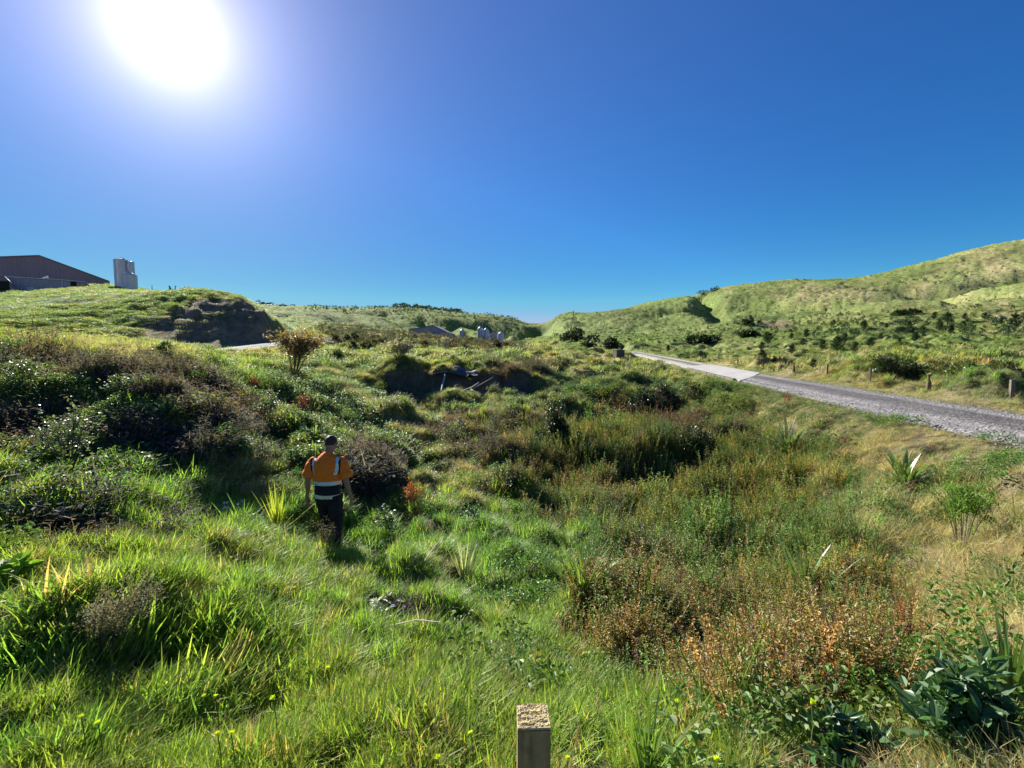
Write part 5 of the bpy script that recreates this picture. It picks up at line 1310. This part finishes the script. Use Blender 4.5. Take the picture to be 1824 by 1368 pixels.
# ------------------------------------------------------------------ the person
def fused(name, chains, voxel, mats, smooth=6, post=None, wrinkle=0):
    """chains of (x, y, z, rx, ry) ellipse rings or spheres fused into one continuous skin by a voxel remesh"""
    bm = bmesh.new(); n = 20
    for rings in chains:
        rows = []
        for i, rg in enumerate(rings):
            c_ = Vector(rg[:3]); rx, ry = rg[3], rg[4]
            d = (Vector(rings[min(i + 1, len(rings) - 1)][:3]) - Vector(rings[max(i - 1, 0)][:3])).normalized()
            a = Vector((1, 0, 0)); a = (a - d * a.dot(d)).normalized() if abs(d.x) < .9 else Vector((0, 0, 1)); b = d.cross(a).normalized()
            rows.append([bm.verts.new(c_ + a * rx * math.cos(2 * math.pi * k / n) + b * ry * math.sin(2 * math.pi * k / n)) for k in range(n)])
        for i in range(len(rows) - 1):
            for k in range(n): bm.faces.new((rows[i][k], rows[i][(k + 1) % n], rows[i + 1][(k + 1) % n], rows[i + 1][k]))
        bm.faces.new(rows[0][::-1]); bm.faces.new(rows[-1])
    bmesh.ops.recalc_face_normals(bm, faces=bm.faces[:])
    me = bpy.data.meshes.new(name + '_raw'); bm.to_mesh(me); bm.free()
    o = bpy.data.objects.new(name + '_raw', me); COL.objects.link(o)
    md = o.modifiers.new('r', 'REMESH'); md.mode = 'VOXEL'; md.voxel_size = voxel
    sm = o.modifiers.new('s', 'SMOOTH'); sm.iterations = smooth; sm.factor = .5
    dg = bpy.context.evaluated_depsgraph_get(); dg.update()
    res = bpy.data.meshes.new_from_object(o.evaluated_get(dg)); res.name = name
    bpy.data.objects.remove(o)
    if wrinkle:
        nv = len(res.vertices); co = np.zeros(nv * 3, dtype=np.float32); res.vertices.foreach_get('co', co); co = co.reshape(-1, 3)
        no = np.zeros(nv * 3, dtype=np.float32); res.vertices.foreach_get('normal', no); no = no.reshape(-1, 3)
        w_ = wrinkle * (fbm(co[:, 0] * 9 + co[:, 2] * 7, co[:, 2] * 16 - co[:, 0] * 5 + co[:, 1] * 8, 3, 3) + .8 * np.abs(fbm(co[:, 0] * 14 - co[:, 2] * 9, co[:, 2] * 9 + co[:, 1] * 12, 8, 2)))
        res.vertices.foreach_set('co', (co + no * w_[:, None]).astype(np.float32).ravel())
    res.materials.clear()
    for m_ in mats: res.materials.append(m_)
    if post: post(res)
    res.polygons.foreach_set('use_smooth', [True] * len(res.polygons)); res.update()
    return res
M['skin'] = solid_mat('skin', (.30, .165, .115), (.36, .20, .14), 12, .55)
M['hair'] = solid_mat('dark_hair', (.020, .015, .012), (.045, .033, .025), 40, .6, .004, 120)
M['hivis'] = solid_mat('hi_vis_orange', (1.0, .17, .012), (1.0, .20, .016), 5, .75, .004, 14)
M['navy'] = solid_mat('navy_cloth', (.008, .009, .018), (.016, .017, .03), 8, .85, .004, 16)
M['reflect'] = solid_mat('reflective_tape', (.58, .60, .64), (.72, .74, .78), 20, .35, metal=.3)
M['boot'] = solid_mat('boot_leather', (.02, .017, .015), (.04, .035, .03), 10, .6)
pp = hit(598, 985, 4.5, 12); pp = Vector((col(577) * 7.0, 7.0, ground(col(577) * 7.0, 7.0)))
PT = thing('person', 'person in an orange hi vis shirt and dark trousers walking away down the slope', 'person', pp, math.radians(-6)); PT.scale = (1.08, 1.05, 1.045)
# facing +Y (away), head bowed; right leg (x > 0) planted, left leg stepping ahead
hipL, hipR = (-.095, 0, .93), (.095, 0, .93)
body = [
 # torso and neck and head
 [(0, 0, .86, .13, .09), (0, 0, .95, .165, .115), (0, 0, 1.05, .15, .105), (0, .02, 1.2, .165, .115), (0, .03, 1.33, .185, .115), (0, .035, 1.43, .17, .095), (0, .045, 1.49, .09, .07), (0, .06, 1.53, .06, .06), (0, .085, 1.585, .056, .06)],
 [(0, .085, 1.53, .03, .03), (0, .098, 1.55, .060, .068), (0, .12, 1.59, .074, .088), (0, .142, 1.635, .081, .100), (0, .155, 1.685, .079, .099), (0, .165, 1.73, .064, .082), (0, .168, 1.76, .03, .04)],
 [(0, .205, 1.55, .018, .02), (0, .235, 1.59, .016, .016), (0, .246, 1.62, .012, .012), (0, .246, 1.65, .008, .01)],   # nose, brow
 [(-.080, .125, 1.59, .009, .014), (-.089, .125, 1.62, .012, .020), (-.089, .125, 1.65, .010, .017)], [(.080, .125, 1.59, .009, .014), (.089, .125, 1.62, .012, .020), (.089, .125, 1.65, .010, .017)],
]
for s_ in (-1, 1):
    el = (s_ * .285, -.01, 1.12); wr = (s_ * .315, .03 + .03 * s_, .875)
    body.append([(s_ * .15, .03, 1.42, .055, .055), (s_ * .20, .03, 1.40, .058, .06), (s_ * .235, .02, 1.32, .052, .055), (s_ * .265, 0, 1.2, .045, .047), (*el, .039, .041), (s_ * .298, 0, 1.04, .040, .040), (s_ * .31, .015, .95, .031, .032), (*wr, .023, .027), (wr[0], wr[1] + .005, .845, .026, .034)])
    # palm and separate fingers, slightly curled
    px0, py0 = wr[0], wr[1]
    body.append([(px0, py0, .86, .016, .028), (px0 + s_ * .002, py0 + .004, .83, .016, .040), (px0, py0 + .008, .79, .014, .042), (px0 - s_ * .002, py0 + .01, .775, .012, .038)])
    for k, (oy, Lf) in enumerate([(.030, .068), (.010, .078), (-.010, .072), (-.028, .056)]):
        yb = py0 + .01 + oy
        body.append([(px0, yb, .785, .009, .0095), (px0 - s_ * .004, yb + .002, .785 - Lf * .45, .0085, .0085), (px0 - s_ * .014, yb + .004, .785 - Lf * .8, .008, .008), (px0 - s_ * .026, yb + .005, .785 - Lf, .0065, .0065)])
    body.append([(px0, py0 + .03, .84, .011, .011), (px0 - s_ * .008, py0 + .055, .815, .010, .010), (px0 - s_ * .014, py0 + .062, .785, .009, .009), (px0 - s_ * .018, py0 + .060, .765, .007, .007)])
legs = {1: [(.095, 0, .93), (.105, .02, .70), (.10, .03, .50), (.095, -.01, .30), (.09, -.06, .09)], -1: [(-.095, 0, .93), (-.11, .10, .71), (-.11, .16, .50), (-.11, .14, .30), (-.11, .12, .10)]}
for s_, L_ in legs.items():
    rr = [(.098, .10), (.082, .09), (.062, .065), (.058, .064), (.036, .044)]
    body.append([(*p, *r) for p, r in zip(L_, rr)])
link('body', fused('body', body, .0075, (M['skin'],), 3), PT)
# eyes and mouth on the face (turned away from the camera)
for s_ in (-1, 1):
    mb = MB(); mb.tube([(s_ * .028, .225, 1.642), (s_ * .028, .246, 1.636)], [.011, .004], 8); link('eye', mb.mesh('eye', (M['reflect'],)), PT)
mb = MB(); mb.tube([(-.022, .225, 1.568), (0, .236, 1.566), (.022, .225, 1.568)], [.003, .006, .003], 6); link('mouth', mb.mesh('mouth', (solid_mat('lips', (.30, .11, .09)),)), PT)
hair = [[(0, .088, 1.565, .046, .046), (0, .108, 1.60, .066, .070), (0, .122, 1.64, .076, .086), (0, .138, 1.685, .083, .099), (0, .150, 1.73, .070, .086), (0, .156, 1.765, .036, .050)]]
link('hair', fused('hair', hair, .008, (M['hair'],), 4), PT)
# shirt: torso and short raglan sleeves in one skin, coloured by panel
shirt = [[(0, 0, .875, .190, .132), (0, 0, .93, .188, .132), (0, -.005, 1.02, .186, .135), (0, .005, 1.14, .195, .140), (0, .015, 1.27, .215, .142), (0, .025, 1.36, .218, .130), (0, .03, 1.42, .190, .110), (0, .035, 1.47, .135, .090), (0, .050, 1.51, .084, .074), (0, .062, 1.525, .072, .068)]]
for s_ in (-1, 1):
    shirt.append([(s_ * .12, .03, 1.415, .07, .07), (s_ * .19, .03, 1.405, .078, .075), (s_ * .235, .022, 1.34, .082, .075), (s_ * .262, .012, 1.26, .085, .078), (s_ * .290, .0, 1.175, .090, .082)])
def paint_shirt(me):
    for p in me.polygons:
        x, y, z = p.center; mi = 0
        if z < 1.085 and abs(x) < .235 : mi = 1
        if z > 1.085 and z < 1.40 and abs(x) > .225 and y < .07: pass
        # curved dark side panel of the shoulder seam
        s = abs(x) - (.148 + .055 * math.sin(max(0, min(1, (z - 1.24) / .22)) * math.pi * .5 + .6))
        if 1.24 < z < 1.45 and -.005 < s < .022 and y < .10: mi = 1
        p.material_index = mi
me_s = fused('shirt', shirt, .009, (M['hivis'], M['navy']), 5, paint_shirt, .012)
link('shirt', me_s, PT)
def band(src, test, name, off=.004):
    """tape sewn on the shirt: the faces under it lifted by a few millimetres and given an edge"""
    bm = bmesh.new(); bm.from_mesh(src); bm.normal_update()
    bmesh.ops.delete(bm, geom=[f for f in bm.faces if not test(*f.calc_center_median())], context='FACES')
    nr = {v: v.normal.copy() for v in bm.verts}
    for v in bm.verts: v.co += nr[v] * off
    me = bpy.data.meshes.new(name); bm.to_mesh(me); bm.free(); me.materials.clear(); me.materials.append(M['reflect']); me.polygons.foreach_set('material_index', [0] * len(me.polygons)); return link(name, me, PT)
band(me_s, lambda x, y, z: 1.085 < z < 1.135 and abs(x) < .225, 'reflective_band')
band(me_s, lambda x, y, z: .885 < z < .94 and abs(x) < .3, 'reflective_band')
for s_ in (-1, 1):
    band(me_s, lambda x, y, z: 1.24 < z < 1.475 and x * s_ > 0 and -.045 < abs(x) - (.148 + .055 * math.sin(max(0, min(1, (z - 1.24) / .22)) * math.pi * .5 + .6)) < -.005 and y < .12, 'shoulder_tape')
tr = [[(0, 0, .80, .15, .11), (0, 0, .89, .160, .108), (0, 0, .985, .148, .10), (0, 0, 1.0, .145, .098)]]
for s_, L_ in legs.items():
    rr = [(.108, .115), (.098, .104), (.082, .086), (.076, .082), (.072, .080)]
    tr.append([(*p, *r) for p, r in zip(L_, rr)])
link('trousers', fused('trousers', tr, .011, (M['navy'],), 5, None, .014), PT)
for s_, L_ in legs.items():
    x, y, z = L_[-1]
    bt = [[(x, y - .05, .0, .042, .03), (x, y - .045, .03, .045, .04), (x, y - .02, .10, .046, .052), (x, y - .01, .17, .045, .05)],
          [(x, y - .08, .035, .036, .034), (x, y - .02, .04, .042, .042), (x, y + .08, .035, .048, .036), (x, y + .16, .025, .046, .026), (x, y + .20, .02, .03, .016)]]
    link('boot', fused('boot', bt, .010, (M['boot'],), 3), PT)

# ------------------------------------------------------------------ labels that tell the members of a group apart
ORD = 'first second third fourth fifth sixth seventh eighth ninth tenth eleventh twelfth thirteenth fourteenth fifteenth sixteenth seventeenth eighteenth nineteenth twentieth'.split() + ['twenty-' + w_ for w_ in 'first second third fourth fifth sixth seventh eighth ninth'.split()] + ['thirtieth', 'thirty-first', 'thirty-second', 'thirty-third']
def px_of(o): return float(to_px(np.array([o.location.x]), np.array([o.location.y]), np.array([o.location.z]))[0][0])
for grp, txt, key in [('yellow flowers in the grass', 'yellow dandelion flower above the grass, %s from the left', px_of), ('bushes of the scrubby terrace', 'grey brown bush on the terrace below the silos, %s from the left', px_of),
    ('rushes on the wet gully floor', 'dark olive rush clump on the wet gully floor, %s from the left', px_of), ('far posts beyond the slab', 'small far roadside post beyond the slab, %s nearest', lambda o: o.location.y),
    ('dry stalks in the grass', 'pale dry stalk lying over the grass, %s from the left', px_of), ('timber edging of the slab', 'weathered timber edging block beside the pale slab, %s nearest', lambda o: o.location.y),
    ('thin saplings along the left crest', 'thin nearly bare sapling on the left bank crest, %s from the left', px_of)]:
    mem = sorted([o for o in COL.objects if o.parent is None and o.get('group') == grp and 'thick' not in o.get('label', '')], key=key)
    if grp == 'far posts beyond the slab': mem = [o for o in mem if 'small far' in o['label']]
    for i, o in enumerate(mem): o['label'] = txt % ORD[i]
